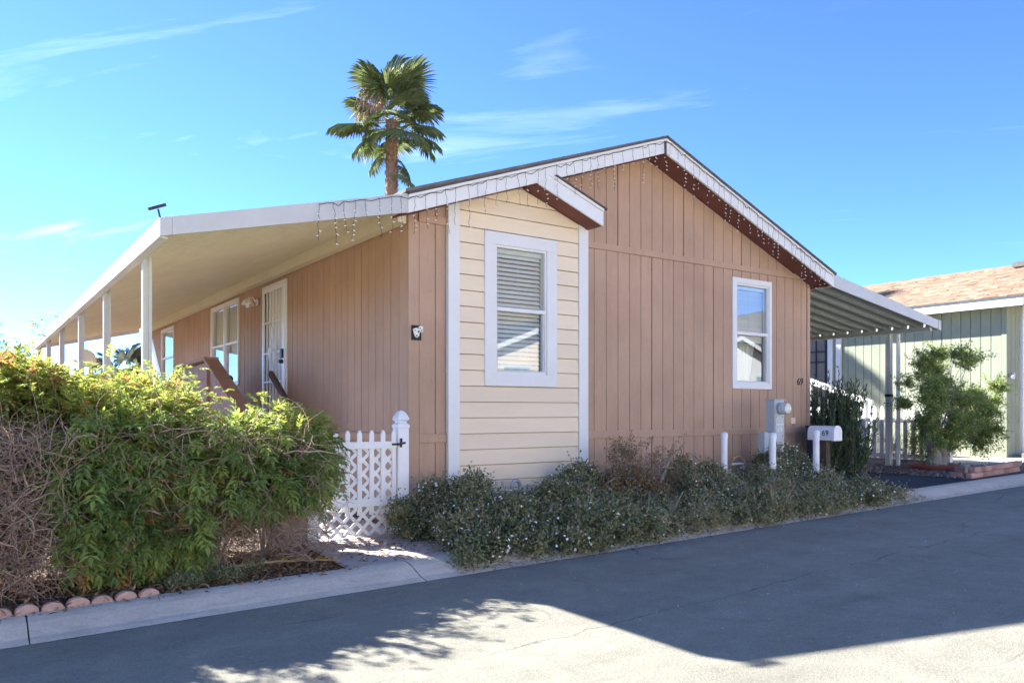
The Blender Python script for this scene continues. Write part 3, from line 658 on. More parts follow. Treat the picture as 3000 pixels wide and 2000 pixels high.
f = MB(); f.prism([(AX0, ab_(AX0)), (AX1, ab_(AX1)), (AX1, at_(AX1)), (AX0, at_(AX0))], 'Y', AY1, AY1 + .03); f.build('rear_fascia', 'alum', aw)
# pans: ribbed sheets running down the slope
pw = .305; npan = int((AY1 - AY0 - .04) / pw); me = None
for i in range(npan):
    if me is None:
        prof = [(0, .0), (.008, .034), (.032, .034), (.04, 0), (.102, 0), (.108, .024), (.132, .024), (.138, 0), (.200, 0), (.206, .024), (.23, .024), (.236, 0), (.304, 0)]
        s = MB(); k = len(prof); vs_ = []
        for x_ in (AX0 + .06, AX1 + .06):
            for y_, dz in prof: vs_.append((x_, AY0 + .035 + y_, at_(x_) - .085 + dz))
        s.poly(vs_, [(j, j + 1, k + j + 1, k + j) for j in range(k - 1)]); s.poly([(v[0], v[1], v[2] + .004) for v in vs_], [(k + j, k + j + 1, j + 1, j) for j in range(k - 1)])
        o = s.build('roof_pan', 'awnpan', aw); me = o.data; o0 = WO[o.name].copy()
    else: place('roof_pan', me, None, o0 + Vector((0, pw * i, 0)), aw)
f = MB(); f.box((XL - .14, YF - .02, 3.545), (XL - .055, AY1, 3.565)); f.box((XL - .075, YF + .01, 3.42), (XL - .022, AY1, 3.544)); f.box((XL - .14, YF - .02, 3.42), (XL - .076, AY1, 3.543)); f.build('wall_beam', 'awnpan', aw)
for i, y_ in enumerate((8.57, 11.27, 14.0, 17.0, 19.9, 22.45)):
    s = MB(); x_ = 1.485; h = .042
    sq = [(-h, -h), (-.014, -h), (-.014, -h + .01), (.014, -h + .01), (.014, -h), (h, -h), (h, -.014), (h - .01, -.014), (h - .01, .014), (h, .014), (h, h), (.014, h), (.014, h - .01), (-.014, h - .01), (-.014, h), (-h, h), (-h, .014), (-h + .01, .014), (-h + .01, -.014), (-h, -.014)]
    s.prism([(x_ + a, y_ + c) for a, c in sq], 'Z', G(1.5) + .09, 2.985); s.build('post', 'alum', aw)
# spotlight on the awning corner
sl = thing('security_light', (1.39, 7.40, 3.06), 'small black solar spotlight sticking up from the awning corner', 'light')
s = MB(); s.tube([(1.40, 7.40, 3.05), (1.385, 7.40, 3.10), (1.372, 7.39, 3.15)], .009, 6); s.build('stem', 'black', sl)
s = MB(); s.bar((1.30, 7.36, 3.135), (1.43, 7.42, 3.20), .05, .028); s.build('head', 'black', sl, .004)

# icicle lights
li = thing('icicle_lights', (6.5, YK - .02, 3.2), 'dark wire icicle string lights with white bulbs draped along the white gable boards', 'string lights')
def board_top(x):
    if x < AX1: return at_(x) - .02
    return (under(x) if x < RX else under(x)) + .15
xs = [2.78]; 
while xs[-1] < 11.0: xs.append(xs[-1] + random.uniform(.10, .17))
pts = []
for i in range(len(xs) - 1):
    a, c = xs[i], xs[i + 1]; dip = random.uniform(.01, .05) if i % 3 else .005
    pts += [(a, YK - .026, board_top(a) - random.uniform(0, .015)), ((a + c) / 2, YK - .026, board_top((a + c) / 2) - dip)]
s = MB(); s.tube(pts, .0035, 5); s.build('main_wire', 'wire', li)
for i, x_ in enumerate(xs[:-1]):
    ln = random.choice((.18, .24, .30, .36, .40, .46)) ; zt = board_top(x_); p = [(x_, YK - .027, zt)]; k = max(4, int(ln / .05)); xx = x_; yy = YK - .027; lean = random.uniform(-.10, .10)
    for j in range(1, k + 1):
        xx = x_ + lean * j * .05 + random.uniform(-.012, .012); yy = YK - .027 - random.uniform(0, .008); p.append((xx, yy, zt - ln * j / k))
    s = MB(); s.tube(p, .0023, 4); so_ = s.build('strand', 'wire', li)
    s = MB()
    for j in range(2, k + 1):
        if random.random() < .85:
            q = Vector(p[j]); d = Vector((random.choice((-1, 1)) * .017, -.006, random.uniform(-.018, .004))); s.tube([q, q + d * .5, q + d * 1.35], [.0045, .0055, .003], 5)
    if s.v: s.build('bulbs', 'bulb', so_, kind='stuff')

# ================================================================== CARPORT (right)
cp = thing('carport', (12.6, 12, .3), 'metal carport with ribbed grey ceiling and white fascia right of the brown house', 'carport')
CX0, CX1 = 11.16, 14.39
def ct_(x): return 3.535 - (x - 11.15) * .1625
def cb_(x): return 3.338 - (x - 11.10) * .148
f = MB(); f.prism([(CX0, cb_(CX0)), (CX1 - .08, cb_(CX1 - .08)), (CX1 - .08, ct_(CX1 - .08)), (CX0, ct_(CX0))], 'Y', YK + .002, YK + .03); f.build('front_fascia', 'alum', cp, .004)
f = MB(); f.prism([(CX1 - .078, cb_(CX1) - .002), (CX1 + .01, cb_(CX1) - .004), (CX1 + .01, ct_(CX1) + .004), (CX1 - .078, ct_(CX1 - .08) + .004)], 'Y', YK - .004, YK + .034); f.build('corner_cap', 'alum', cp, .003)
f = MB(); f.box((CX1 - .02, YK + .036, cb_(CX1)), (CX1 + .006, 20, ct_(CX1))); f.build('gutter', 'alum', cp, .003)
pw = .305; me = None
for i in range(40):
    if me is None:
        prof = [(0, .0), (.05, 0), (.075, .105), (.09, .11), (.235, .11), (.25, .105), (.275, 0), (.304, 0)]; s = MB(); k = len(prof); vs_ = []
        for x_ in (XR + .02, CX1 - .03):
            for y_, dz in prof: vs_.append((x_, YK + .032 + y_, cb_(x_) + .03 + dz))
        s.poly(vs_, [(j, j + 1, k + j + 1, k + j) for j in range(k - 1)]); s.poly([(v[0], v[1], v[2] + .004) for v in vs_], [(k + j, k + j + 1, j + 1, j) for j in range(k - 1)])
        o = s.build('roof_pan', 'carpan', cp); me = o.data; o0 = WO[o.name].copy()
    else: place('roof_pan', me, None, o0 + Vector((0, pw * i, 0)), cp)
f = MB(); f.box((14.11, YK + .05, 2.825), (14.19, 19.9, 2.895)); f.build('post_beam', 'carpan', cp)
for y_ in (8.12, 12.6, 17.2):
    for dx, nm in ((-.03, 'post'), ):
        s = MB(); x_ = 14.13; h = .045
        s.prism([(x_ + a, y_ + c) for a, c in [(-h, -h), (-.014, -h), (-.014, -h + .012), (.014, -h + .012), (.014, -h), (h, -h), (h, h), (.014, h), (.014, h - .012), (-.014, h - .012), (-.014, h), (-h, h), (-h, .014), (-h + .012, .014), (-h + .012, -.014), (-h, -.014)]], 'Z', G(14.1) + .09, 2.824); s.build(nm, 'alum', cp)
ds = MB(); ds.tube([(14.27, 8.02, 2.84), (14.27, 8.02, .42), (14.275, 8.02, .37), (14.31, 7.99, .335), (14.42, 7.95, .32)], .036, 8); ds.build('downspout', 'vinyl', cp, smooth=True)
s = MB(); s.box((14.075, 8.068, 1.66), (14.185, 8.172, 1.71)); s.build('clamp', 'black', cp)

# ================================================================== NEIGHBOUR HOUSE (right)
nb = thing('mobile_home', (20, 14, .3), 'green grooved-siding mobile home with tan shingle roof behind the carport', 'house')
NX, NY0, NY1 = 17.6, 7.60, 11.30
NW = MB(); NW.box((NX + T, NY0 + T, .2), (NX + .12, 20, 3.70)); NW.box((NX + .12, NY0 + T, .2), (24.5, NY0 + .12, 3.70)); NW.build('wall', 'green', nb)
boards('X', NX, NY0 + .10, NY1, [(.36, 1.15), (1.235, 3.68)], [], .2032 * 1.0, .012, None, mat='green', parent=nb)
boards('Y', NY0, NX + .01, NX + .60, [(.36, 1.15), (1.235, 3.68)], [], .2032, .012, None, mat='green', parent=nb)
for (a, c) in (((NX - .014, NY0 - .012, .36), (NX + .01, NY0 + .09, 3.68)), ((NX - .016, NY0 + .10, 1.155), (NX + .01, NY1, 1.23))): s = MB(); s.box(a, c); s.build('trim_board', 'green', nb, .003)
s = MB(); s.box((NX + .62, NY0 - .05, .36), (NX + .73, NY0 + .015, 3.68)); s.build('corner_board', 'white', nb, .003)
for i in range(19):
    z_ = .38 + i * .178; s = MB(); s.poly([(NX + .735, NY0 - .052, z_), (24.4, NY0 - .052, z_), (24.4, NY0 - .036, z_ + .176), (NX + .735, NY0 - .036, z_ + .176), (NX + .735, NY0 + .015, z_), (24.4, NY0 + .015, z_), (24.4, NY0 + .015, z_ + .176), (NX + .735, NY0 + .015, z_ + .176)], [(0, 1, 2, 3), (7, 6, 5, 4), (0, 4, 5, 1), (3, 2, 6, 7), (0, 3, 7, 4), (1, 5, 6, 2)]); s.build('siding_board', 'blue', nb)
for y_ in (11.32, 11.55): s = MB(); s.box((NX - .04, y_, .36), (NX + .02, y_ + .13, 3.55)); s.build('porch_trim', 'white', nb, .003)
# security door beyond the trim
s = MB(); s.box((NX + .0, 11.70, .36), (NX + .015, 14.2, 3.6)); dr = s.build('screen_door', 'room', nb)
for i in range(9): s = MB(); y_ = 11.75 + i * .26; s.box((NX - .03, y_ - .012, 2.12), (NX - .005, y_ + .012, 3.5)); s.build('bar', 'black', dr)
for z_ in (2.12, 2.62, 2.88): s = MB(); s.box((NX - .028, 11.7, z_ - .012), (NX - .006, 14.1, z_ + .012)); s.build('rail', 'black', dr)
s = MB(); s.box((NX - .05, 11.69, .36), (NX - .001, 11.74, 3.5)); s.build('stile', 'black', dr)
# eave, fascia, shingled roof
EX = 17.22; s = MB(); s.box((EX, 7.13, 3.50), (EX + .025, 20, 3.655)); s.build('fascia', 'white', nb, .003)
s = MB(); s.box((EX - .012, 7.12, 3.658), (EX + .02, 20, 3.70)); s.build('drip_edge', 'alum', nb)
s = MB(); s.box((EX + .027, 7.14, 3.63), (NX - .002, 20, 3.65)); s.build('soffit', 'white', nb)
s = MB(); s.prism([(EX + .03, 3.54), (24.6, 3.54), (21.2, 4.90), (EX + .03, 3.655)], 'Y', 7.13, 7.16); s.build('gable_end', 'white', nb)
sl_ = (4.975 - 3.705) / (21.2 - (EX - .03)); s = MB(); s.prism([(EX - .03, 3.70), (21.2, 4.96), (25.2, 3.65), (25.2, 3.62), (21.2, 4.92), (EX - .03, 3.685)], 'Y', 7.10, 20); nroof = s.build('roof', 'roofing', nb)
V = []; F = []; TN = []; run = math.hypot(21.2 - EX + .03, 4.975 - 3.705); nc = 30; ca = (21.2 - EX + .03) / run; sa = (4.975 - 3.705) / run
for c_ in range(nc):
    d0, d1 = run * c_ / nc, run * (c_ + 1) / nc + .03; y_ = 7.09 - random.uniform(0, .3)
    while y_ < 19.9:
        wd_ = random.choice((.12, .17, .22, .30)); y2 = min(y_ + wd_, 20.05); o_ = len(V); h0 = random.choice((.012, .012, .02)); tn = min(1, max(0, random.gauss(.5, .22)))
        ya_, yb_ = max(y_, 7.085), y2 - .004
        for d_, hh in ((d0, h0), (d1, .006), (d0, .002)):
            for yq in (ya_, yb_): V.append((EX - .03 + d_ * ca - hh * sa, yq, 3.703 + d_ * sa + hh * ca))
        F += [(o_, o_ + 1, o_ + 3, o_ + 2), (o_ + 4, o_ + 5, o_ + 1, o_)]; TN += [tn, tn]; y_ = y2
np_mesh('shingles', V, F, 'nshingle', nroof, np.array(TN), kind='stuff')
s = MB(); s.bar((20.75, 8.3, 4.88), (20.75, 8.75, 4.88), .4, .12); s.build('roof_vent', 'roofing', nb)
sc_ = thing('security_camera', (NX - .02, 7.62, 2.05), 'small white security camera on the corner of the green house', 'camera')
s = MB(); s.lathe([(.035, 0), (.035, .02)], (NX + .14, NY0 - .015, 2.12), 12, (0, -1, 0)); s.tube([(NX + .14, NY0 - .03, 2.12), (NX + .10, NY0 - .08, 2.13)], .012, 6); s.build('bracket', 'vinyl', sc_)
s = MB(); s.tube([(NX + .16, NY0 - .07, 2.16), (NX + .02, NY0 - .12, 2.08)], [.032, .036], 12); s.build('body', 'vinyl', sc_, smooth=True)

# ================================================================== GATE, FENCE
def picket(mb, u, w, z0, z1, axis, c0, c1):
    mb.prism([(u - w / 2, z0), (u + w / 2, z0), (u + w / 2, z1 - w * .75), (u + w * .18, z1), (u - w * .18, z1), (u - w / 2, z1 - w * .75)], axis, c0, c1)
ga = thing('garden_gate', (3.2, 7.35, .12), 'white vinyl picket gate with lattice backing beside the brown house corner', 'gate')
gy = 7.33
for z0, z1 in ((1.022, 1.092), (.448, .522)): s = MB(); s.box((2.80, gy - .028, z0), (3.615, gy - .002, z1)); s.build('rail', 'vinyl', ga, .004)
for u in (2.86, 2.975, 3.098, 3.225, 3.355, 3.48, 3.60): s = MB(); picket(s, u, .046, .36, 1.205, 'Y', gy + .0, gy + .018); s.build('picket', 'vinyl', ga, .002)
a0, a1, z0, z1 = 2.80, 3.62, .15, 1.03
for sg in (1, -1):
    t = -2.0
    while t < 3.2:
        # strip along u - sg*v = t
        w2 = .033 * .7071; q = [(t - w2, 0 - 0), (t + w2, 0)]
        base = a0 + t
        p = [(base - w2 * 1.0, z0 - .2), (base + w2 * 1.0, z0 - .2), (base + w2 + sg * 2.0, z0 + 1.8), (base - w2 + sg * 2.0, z0 + 1.8)]
        p = clip(clip(clip(clip(p, -1, 0, -a0), 1, 0, a1), 0, -1, -z0), 0, 1, z1)
        if len(p) > 2:
            s = MB(); s.prism(p, 'Y', gy + (.0195 if sg > 0 else .0265), gy + (.026 if sg > 0 else .033)); s.build('lattice_slat', 'vinyl', ga)
        t += .137
s = MB(); s.box((2.67, gy - .045, .45), (2.83, gy - .030, .475)); s.lathe([(.014, 0), (.014, .09)], (2.76, gy - .05, .42), 8); s.build('hinge', 'black', ga)
s = MB(); s.box((3.56, gy - .045, 1.05), (3.66, gy - .030, 1.072)); s.tube([(3.655, gy - .045, 1.03), (3.655, gy - .05, 1.12)], .012, 6); s.bar((3.62, gy - .05, 1.06), (3.70, gy - .05, 1.075), .02, .02); s.build('latch', 'black', ga)
def fence_post(name, x, y, z0, zt, label, ball, w=.125):
    p = thing(name, (x, y, z0), label, 'post'); h = w / 2
    s = MB(); s.box((x - h, y - h, z0), (x + h, y + h, zt)); s.build('shaft', 'vinyl', p, .006)
    if ball:
        s = MB(); s.box((x - h - .006, y - h - .006, zt + .001), (x + h + .006, y + h + .006, zt + .035)); c4 = lambda r, z: [(x - r, y - r, z), (x + r, y - r, z), (x + r, y + r, z), (x - r, y + r, z)]
        pr = [(h, zt + .035), (h * .72, zt + .055), (h * .70, zt + .065), (h * 1.02, zt + .082), (h * 1.04, zt + .096), (h * .86, zt + .128), (h * .5, zt + .165), (h * .12, zt + .182)]; vs_ = [q for r, z in pr for q in c4(r, z)]
        k = len(pr); s.poly(vs_, [(i * 4 + j, i * 4 + (j + 1) % 4, i * 4 + 4 + (j + 1) % 4, i * 4 + 4 + j) for i in range(k - 1) for j in range(4)] + [(3, 2, 1, 0), tuple(range(4 * k - 4, 4 * k))]); s.build('finial', 'vinyl', p, .003)
    return p
fence_post('gate_post', 3.69, 7.36, .12, 1.225, 'white gate post with pointed finial at the brown house corner', True)
fence_post('gate_post', 2.735, 7.36, .10, .62, 'short white hinge post at left of the lattice gate', False, .11)
bk = MB(); bk.box((2.28, 7.28, .08), (2.66, 7.55, .46)); tag(bk.build('stucco_block', 'stucco', None, .02), 'pinkish stucco block half hidden beneath the hedge by the gate', 'block')
# picket fence between the houses
fe = thing('picket_fence', (15.7, 9, .35), 'white picket fence with sloped stair rail behind the carport post', 'fence')
def fz(y): return G(15.7) + .12
for y_, zt in ((7.81, 1.61), (9.55, 1.63)): s = MB(); s.box((15.62, y_ - .06, fz(y_)), (15.74, y_ + .06, zt)); s.build('post', 'vinyl', fe, .006)
for a, c in ((7.875, 9.485), (9.615, 11.9)):
    for z0, z1 in ((.45, .53), (1.17, 1.25)): s = MB(); s.box((15.66, a, z0), (15.69, c, z1)); s.build('rail', 'vinyl', fe, .004)
for i in range(21):
    y_ = 7.98 + i * .165
    if abs(y_ - 9.55) < .09: continue
    s = MB(); picket(s, y_, .085, .42, 1.50, 'X', 15.63, 15.657); s.build('picket', 'vinyl', fe, .002)
s = MB(); s.bar((16.3, 9.75, 1.56), (16.3, 11.35, 2.12), .07, .13); s.bar((16.3, 11.35, 2.14), (16.3, 12.4, 2.16), .07, .12); s.build('stair_rail', 'vinyl', fe, .006)
for y_ in (9.8, 11.3): s = MB(); s.box((16.26, y_ - .05, .4), (16.34, y_ + .05, 1.5 + (y_ - 9.75) * .34)); s.build('newel', 'vinyl', fe, .004)
s = MB()
for i in range(6): s.box((16.35, 9.6 + i * .33, .3), (17.5, 12.4, .5 + i * .17))
st = s.build('steps', 'patio'); tag(st, 'concrete steps climbing to the barred door of the green house', 'steps')

# ================================================================== PORCH STAIRS (left) and odds
ps = thing('porch_stairs', (3.3, 12.3, .1), 'brown wooden porch landing with solid railings by the barred door', 'stairs')
side = [(14.5, .15), (14.5, 1.72), (13.55, 2.06), (11.75, 2.10), (10.15, 1.38), (10.15, .15)]
s = MB(); s.prism(side, 'X', 2.86, 2.90); s.build('side_panel', 'wood', ps)
for (ya_, za_), (yb_, zb_) in (((14.52, 1.735), (13.55, 2.08)), ((13.56, 2.085), (11.70, 2.125)), ((11.72, 2.10), (10.05, 1.35))):
    s = MB(); s.bar((2.88, ya_, za_ + .02), (2.88, yb_, zb_ + .02), .20, .045); s.build('cap_rail', 'wood', ps, .004)
for y_, zt in ((13.5, 2.04), (11.78, 2.06), (10.2, 1.36), (14.45, 1.7)): s = MB(); s.box((2.82, y_ - .05, .12), (2.858, y_ + .05, zt)); s.build('post', 'wood', ps)
s = MB(); s.box((2.835, 11.85, 1.86), (2.857, 13.44, 2.0)); s.build('top_rail', 'wood', ps)
s = MB(); s.box((2.91, 11.4, 1.08), (XL - .03, 13.6, 1.14)); s.build('landing', 'wood', ps)
for i in range(6): s = MB(); s.box((2.91, 10.15 + i * .21, .1 + i * .16), (XL - .03, 10.38 + i * .21, .15 + i * .16)); s.build('step', 'wood', ps)
lb = MB(); lb.bar((3.42, 10.75, 1.915), (3.42, 9.35, 1.10), .055, .075); tag(lb.build('handrail', 'darkwood', None, .006), 'dark weathered rail slanting down in front of the barred door', 'handrail')
fig = thing('garden_ornament', (3.3, 12.4, 1.5), 'small rusty brown figure poking above the hedge below window', 'ornament')
s = MB(); s.tube([(3.42, 13.2, 1.3), (3.40, 13.0, 1.70), (3.39, 12.85, 1.84)], [.05, .06, .05], 8); s.tube([(3.39, 12.85, 1.82), (3.38, 12.6, 1.66), (3.38, 12.55, 1.55)], .022, 6); s.build('body', 'copper', fig, smooth=True)
s = MB(); s.lathe([(.03, -.06), (.075, -.03), (.085, .01), (.06, .05), (.02, .065)], (3.385, 12.75, 1.90), 12); s.build('head', 'darkwood', fig, smooth=True)
wb = MB(); wb.bar((3.62, 20.15, 3.02), (3.62, 18.3, 1.4), .04, .20); tag(wb.build('sloping_board', 'vinyl', None, .006), 'white sloping board at the far end of the brown wall', 'board')
sd_ = thing('satellite_dish', (2.5, 22.9, 1.5), 'white satellite dish on a pole beyond the porch posts', 'dish')
s = MB(); s.lathe([(.01, .055), (.10, .047), (.18, .025), (.24, 0), (.24, -.012), (.18, .012), (.10, .035), (.01, .043)], (2.52, 22.6, 2.72), 24, (-.55, -.75, -.35)); s.build('reflector', 'dish', sd_, smooth=True)
s = MB(); s.tube([(2.62, 22.8, .5), (2.62, 22.8, 2.55), (2.56, 22.66, 2.72)], .03, 8); s.build('mast', 'pipe', sd_)
s = MB(); s.tube([(2.56, 22.55, 2.52), (2.22, 22.2, 2.62)], .015, 6); s.lathe([(.03, 0), (.045, .06)], (2.22, 22.2, 2.60), 10); s.build('feed_arm', 'pipe', sd_)
fh = thing('mobile_home', (6, 37, 0), 'distant tan house roof glimpsed between the porch posts', 'house')
s = MB(); s.box((2.5, 34, 0), (8.6, 41, 2.35)); s.build('wall', 'cream', fh)
s = MB(); s.prism([(2.1, 2.38), (9.0, 2.38), (9.0, 2.5), (5.55, 3.05), (2.1, 2.5)], 'Y', 33.7, 41.3); s.build('roof', 'stucco', fh)
s = MB(); s.box((4.2, 33.985, 2.0), (5.4, 34.0, 2.3)); s.build('window', 'roofing', fh)

# ================================================================== METER, BOLLARDS, MAILBOX, PIPES
mt = thing('electric_meter', (9.53, 7.17, .25), 'grey steel electric meter pedestal numbered 69 among the plants', 'meter')
s = MB(); s.box((9.42, 7.10, .2), (9.64, 7.25, 1.555)); s.box((9.405, 7.085, 1.556), (9.655, 7.26, 1.566)); s.build('cabinet', 'pedestal', mt, .004)
s = MB(); s.box((9.435, 7.092, .95), (9.625, 7.101, 1.30)); s.box((9.435, 7.090, .3), (9.625, 7.0995, .93)); s.build('panel', 'pedestal', mt, .002)
s = MB(); s.lathe([(.085, 0), (.09, .015), (.09, .04), (.078, .045)], (9.545, 7.10, 1.435), 24, (0, -1, 0)); s.build('meter_ring', 'pipe', mt, smooth=True)
s = MB(); s.lathe([(.078, .04), (.078, .12), (.07, .135), (.02, .14)], (9.545, 7.10, 1.435), 24, (0, -1, 0)); s.build('meter_dial', 'meterglass', mt, smooth=True)
for dx, dz in ((-.02, .02), (.03, .015), (.015, -.025)): s = MB(); s.lathe([(.012, 0), (.012, .003)], (9.545 + dx, 6.962, 1.435 + dz), 8, (0, -1, 0)); s.build('dial_mark', 'pipe', mt)
text('meter_number', '69', .10, (9.53, 7.089, 1.13), (R(90), 0, 0), 'vinyl', mt, extrude=.0015)
s = MB(); s.box((9.45, 7.086, 1.20), (9.61, 7.091, 1.215)); s.build('notice', 'ceramic', mt)
for x_ in (9.45, 9.60): s = MB(); s.lathe([(.008, 0), (.008, .004)], (x_, 7.099, 1.315), 8, (0, -1, 0)); s.build('screw', 'black', mt)
s = MB(); s.box((9.28, 7.16, .80), (9.405, 7.27, 1.10)); s.build('side_box', 'pedestal', mt, .004)
for x_, y_, zt, lab in ((8.24, 7.0, 1.12, 'white capped pipe bollard left of the meter, beside the hose bib'), (8.72, 6.6, 1.118, 'white capped pipe bollard standing right before the electric meter'), (9.62, 6.57, 1.138, 'white capped pipe bollard in front of the white mailbox')):
    bo = thing('bollard', (x_, y_, .22), lab, 'bollard', 'white pipe bollards guarding the meter')
    s = MB(); s.lathe([(.043, 0), (.043, zt - .28)], (x_, y_, .22), 20); s.build('pipe', 'vinyl', bo, smooth=True)
    s = MB(); s.lathe([(.048, 0), (.049, .05), (.046, .062), (.034, .075), (.012, .082)], (x_, y_, zt - .082), 20); s.build('cap', 'vinyl', bo, smooth=True)
mbx = thing('mailbox', (10.4, 6.96, .97), 'white round-topped mailbox numbered 69 near the driveway', 'mailbox')
x0, x1, ya_, yb_, z0 = 10.3, 10.49, 6.74, 7.18, .972
pr = [(x0, z0), (x1, z0), (x1, z0 + .115)] + [((x0 + x1) / 2 + .095 * math.cos(t), z0 + .115 + .095 * math.sin(t)) for t in np.linspace(.2, math.pi - .2, 9)] + [(x0, z0 + .115)]
s = MB(); s.prism(pr, 'Y', ya_ + .035, yb_); s.build('body', 'vinyl', mbx, smooth=True)
pr2 = [((p[0] - 10.395) * 1.05 + 10.395, (p[1] - 1.07) * 1.05 + 1.07) for p in pr]; s = MB(); s.prism(pr2, 'Y', ya_, ya_ + .034); s.build('door', 'vinyl', mbx, smooth=True)
text('mailbox_number', '69', .115, (x0 - .002, 6.885, 1.075), (R(90), 0, R(-90)), 'black', mbx, extrude=.0015)
s = MB(); s.box((10.34, 6.9, .2), (10.44, 7.0, .971)); s.build('stand', 'darkwood', mbx)
nv = thing('recycling_bin', (10.8, 7.45, .28), 'dark navy upright bin behind the white mailbox', 'bin')
s = MB(); s.poly([(10.66, 7.28, .26), (10.95, 7.28, .26), (10.95, 7.42, .26), (10.66, 7.42, .26), (10.63, 7.25, 1.14), (10.98, 7.25, 1.14), (10.98, 7.44, 1.14), (10.63, 7.44, 1.14)], [(3, 2, 1, 0), (4, 5, 6, 7), (0, 1, 5, 4), (1, 2, 6, 5), (2, 3, 7, 6), (3, 0, 4, 7)]); s.build('tub', 'navy', nv, .01)
s = MB(); s.box((10.62, 7.24, 1.142), (10.99, 7.45, 1.175)); s.build('lid', 'navy', nv, .012)
hb_ = thing('hose_bib', (8.62, 7.15, .3), 'grey gas riser pipe with rusty loop beside the left bollard', 'pipe')
s = MB(); s.tube([(8.53, 7.15, .25), (8.53, 7.15, .66), (8.545, 7.15, .675), (8.80, 7.15, .675), (8.82, 7.15, .66), (8.82, 7.15, .50), (8.84, 7.12, .48)], .018, 8); s.build('riser', 'pedestal', hb_, smooth=True)
s = MB(); s.tube([(8.51 + .155 - .155 * math.cos(t), 7.12, .62 + .17 * math.sin(t)) for t in np.linspace(0, math.pi, 13)], .014, 7); s.build('hose_loop', 'copper', hb_, smooth=True)
s = MB(); s.lathe([(.05, 0), (.06, .03), (.05, .09), (.02, .1)], (8.66, 7.12, .40), 10); s.build('regulator', 'pedestal', hb_, smooth=True)

# edging stones, bricks, pot, garden lamps, box
ords = ('leftmost', 'second', 'third', 'fourth', 'fifth', 'sixth', 'seventh', 'eighth and last')
for i in range(8):
    x_ = .03 + i * .148; y_ = 6.03 + i * .006 + random.uniform(-.006, .006); zz_ = G(x_) + .10 - random.uniform(0, .016); pts = [(-.068, 0), (.068, 0), (.068, .018)] + [(.07 * math.cos(t), .016 + .048 * math.sin(t)) for t in np.linspace(.1, math.pi - .1, 9)] + [(-.068, .018)]
    s = MB(); a_ = random.uniform(-.2, .2); k = MB(); k.prism(pts, 'Y', -.028, .028)
    s.poly([(x_ + q[0] * math.cos(a_) - q[1] * math.sin(a_), y_ + q[0] * math.sin(a_) + q[1] * math.cos(a_) + .25 * q[2], zz_ + q[2] * random.uniform(.97, 1.03)) for q in k.v], k.f)
    tag(s.build('edging_stone', 'terracotta', None, .008, True), ('leftmost' if i == 0 else ords[i] + ' from the left') + ' scalloped terracotta edging stone beside the kerb', 'edging stone', 'scalloped edging stones along the kerb')
br = thing('brick_border', (14.2, 6.2, .32), 'two-course tumbled brick border at the gravel corner beside the kerb', 'border')
bme = None
def brick(x, y, z, rz, sx=.19):
    global bme
    if bme is None:
        s = MB(); s.box((-.095, -.045, 0), (.095, .045, .085)); o = s.build('brick', 'brick', br, .012); bme = o.data
    else: o = place('brick', bme, None, (x, y, z), br)
    o.location = Vector((x, y, z)) - WO[br.name]; o.rotation_euler = (random.uniform(-.02, .02), random.uniform(-.02, .02) - .019, rz + random.uniform(-.04, .04)); WO[o.name] = Vector((x, y, z)); return o
for c_ in range(2):
    for i in range(9):
        x_ = 13.10 + i * .20 + (.1 if c_ else 0); brick(x_, 6.16 + .008 * i, G(x_) + .115 + c_ * .088, 0)
    for i in range(1): brick(13.05 + .02 * i, 6.30 + i * .2 + (.0 if c_ else .06), G(13.0) + .115 + c_ * .088, R(82))
br2 = thing('brick_border', (18.6, 7.2, .45), 'low row of reddish bricks at the foot of the grey lap siding', 'border')
for i in range(6):
    s = MB(); x_ = 17.75 + i * .2; s.box((x_ - .093, 7.25, G(x_) + .13), (x_ + .093, 7.34, G(x_) + .23)); s.build('brick', 'brick', br2, .01)
pt = thing('potted_shrub', (14.05, 7.25, .33), 'leafy green shrub with gnarled grey trunk in a red ring pot', 'shrub')
s = MB(); s.lathe([(.30, 0), (.37, .05), (.40, .12), (.385, .13), (.36, .12), (.33, .09)], (14.05, 7.25, .335), 30); s.build('pot_ring', 'pot', pt, smooth=True)
s = MB(); s.lathe([(.35, .0), (.33, .04), (.2, .07), (.02, .08)], (14.05, 7.25, .38), 20); s.build('soil', 'gravelbed', pt)
for pts, rs in ([[(14.08, 7.25, .40), (14.12, 7.26, .52), (14.06, 7.24, .66), (14.10, 7.3, .85), (14.2, 7.35, 1.1)], [.13, .14, .10, .06, .03]], [[(13.98, 7.25, .40), (13.95, 7.22, .5), (14.0, 7.2, .62), (13.9, 7.2, .8), (13.8, 7.25, 1.05)], [.10, .12, .09, .05, .03]], [[(14.1, 7.2, .4), (14.2, 7.18, .5), (14.24, 7.18, .68), (14.4, 7.2, .95), (14.6, 7.2, 1.2)], [.09, .1, .07, .04, .025]], [[(14.06, 7.28, .6), (14.02, 7.35, .85), (14.08, 7.4, 1.2), (14.3, 7.4, 1.5)], [.08, .05, .035, .02]]):
    s = MB(); s.tube(pts, rs, 9); s.build('trunk', 'bark', pt, smooth=True)
for x_, y_, z_, lab in ((13.75, 6.55, .40, 'small dark garden stake lamp nearer the gravel corner'), (14.6, 6.55, .42, 'small dark garden stake lamp farther along the brick border')):
    g_ = thing('stake_lamp', (x_, y_, z_), lab, 'lamp'); s = MB(); s.lathe([(.012, 0), (.012, .05), (.03, .06)], (x_, y_, z_ - .03), 10); s.build('stake', 'black', g_); s = MB(); s.lathe([(.032, 0), (.05, .06), (.052, .065), (.03, .07)], (x_, y_, z_ + .031), 12); s.build('lens', 'meterglass', g_)
wbx = thing('storage_box', (16.9, 8.6, .4), 'small white box by the foot of the green wall', 'box')
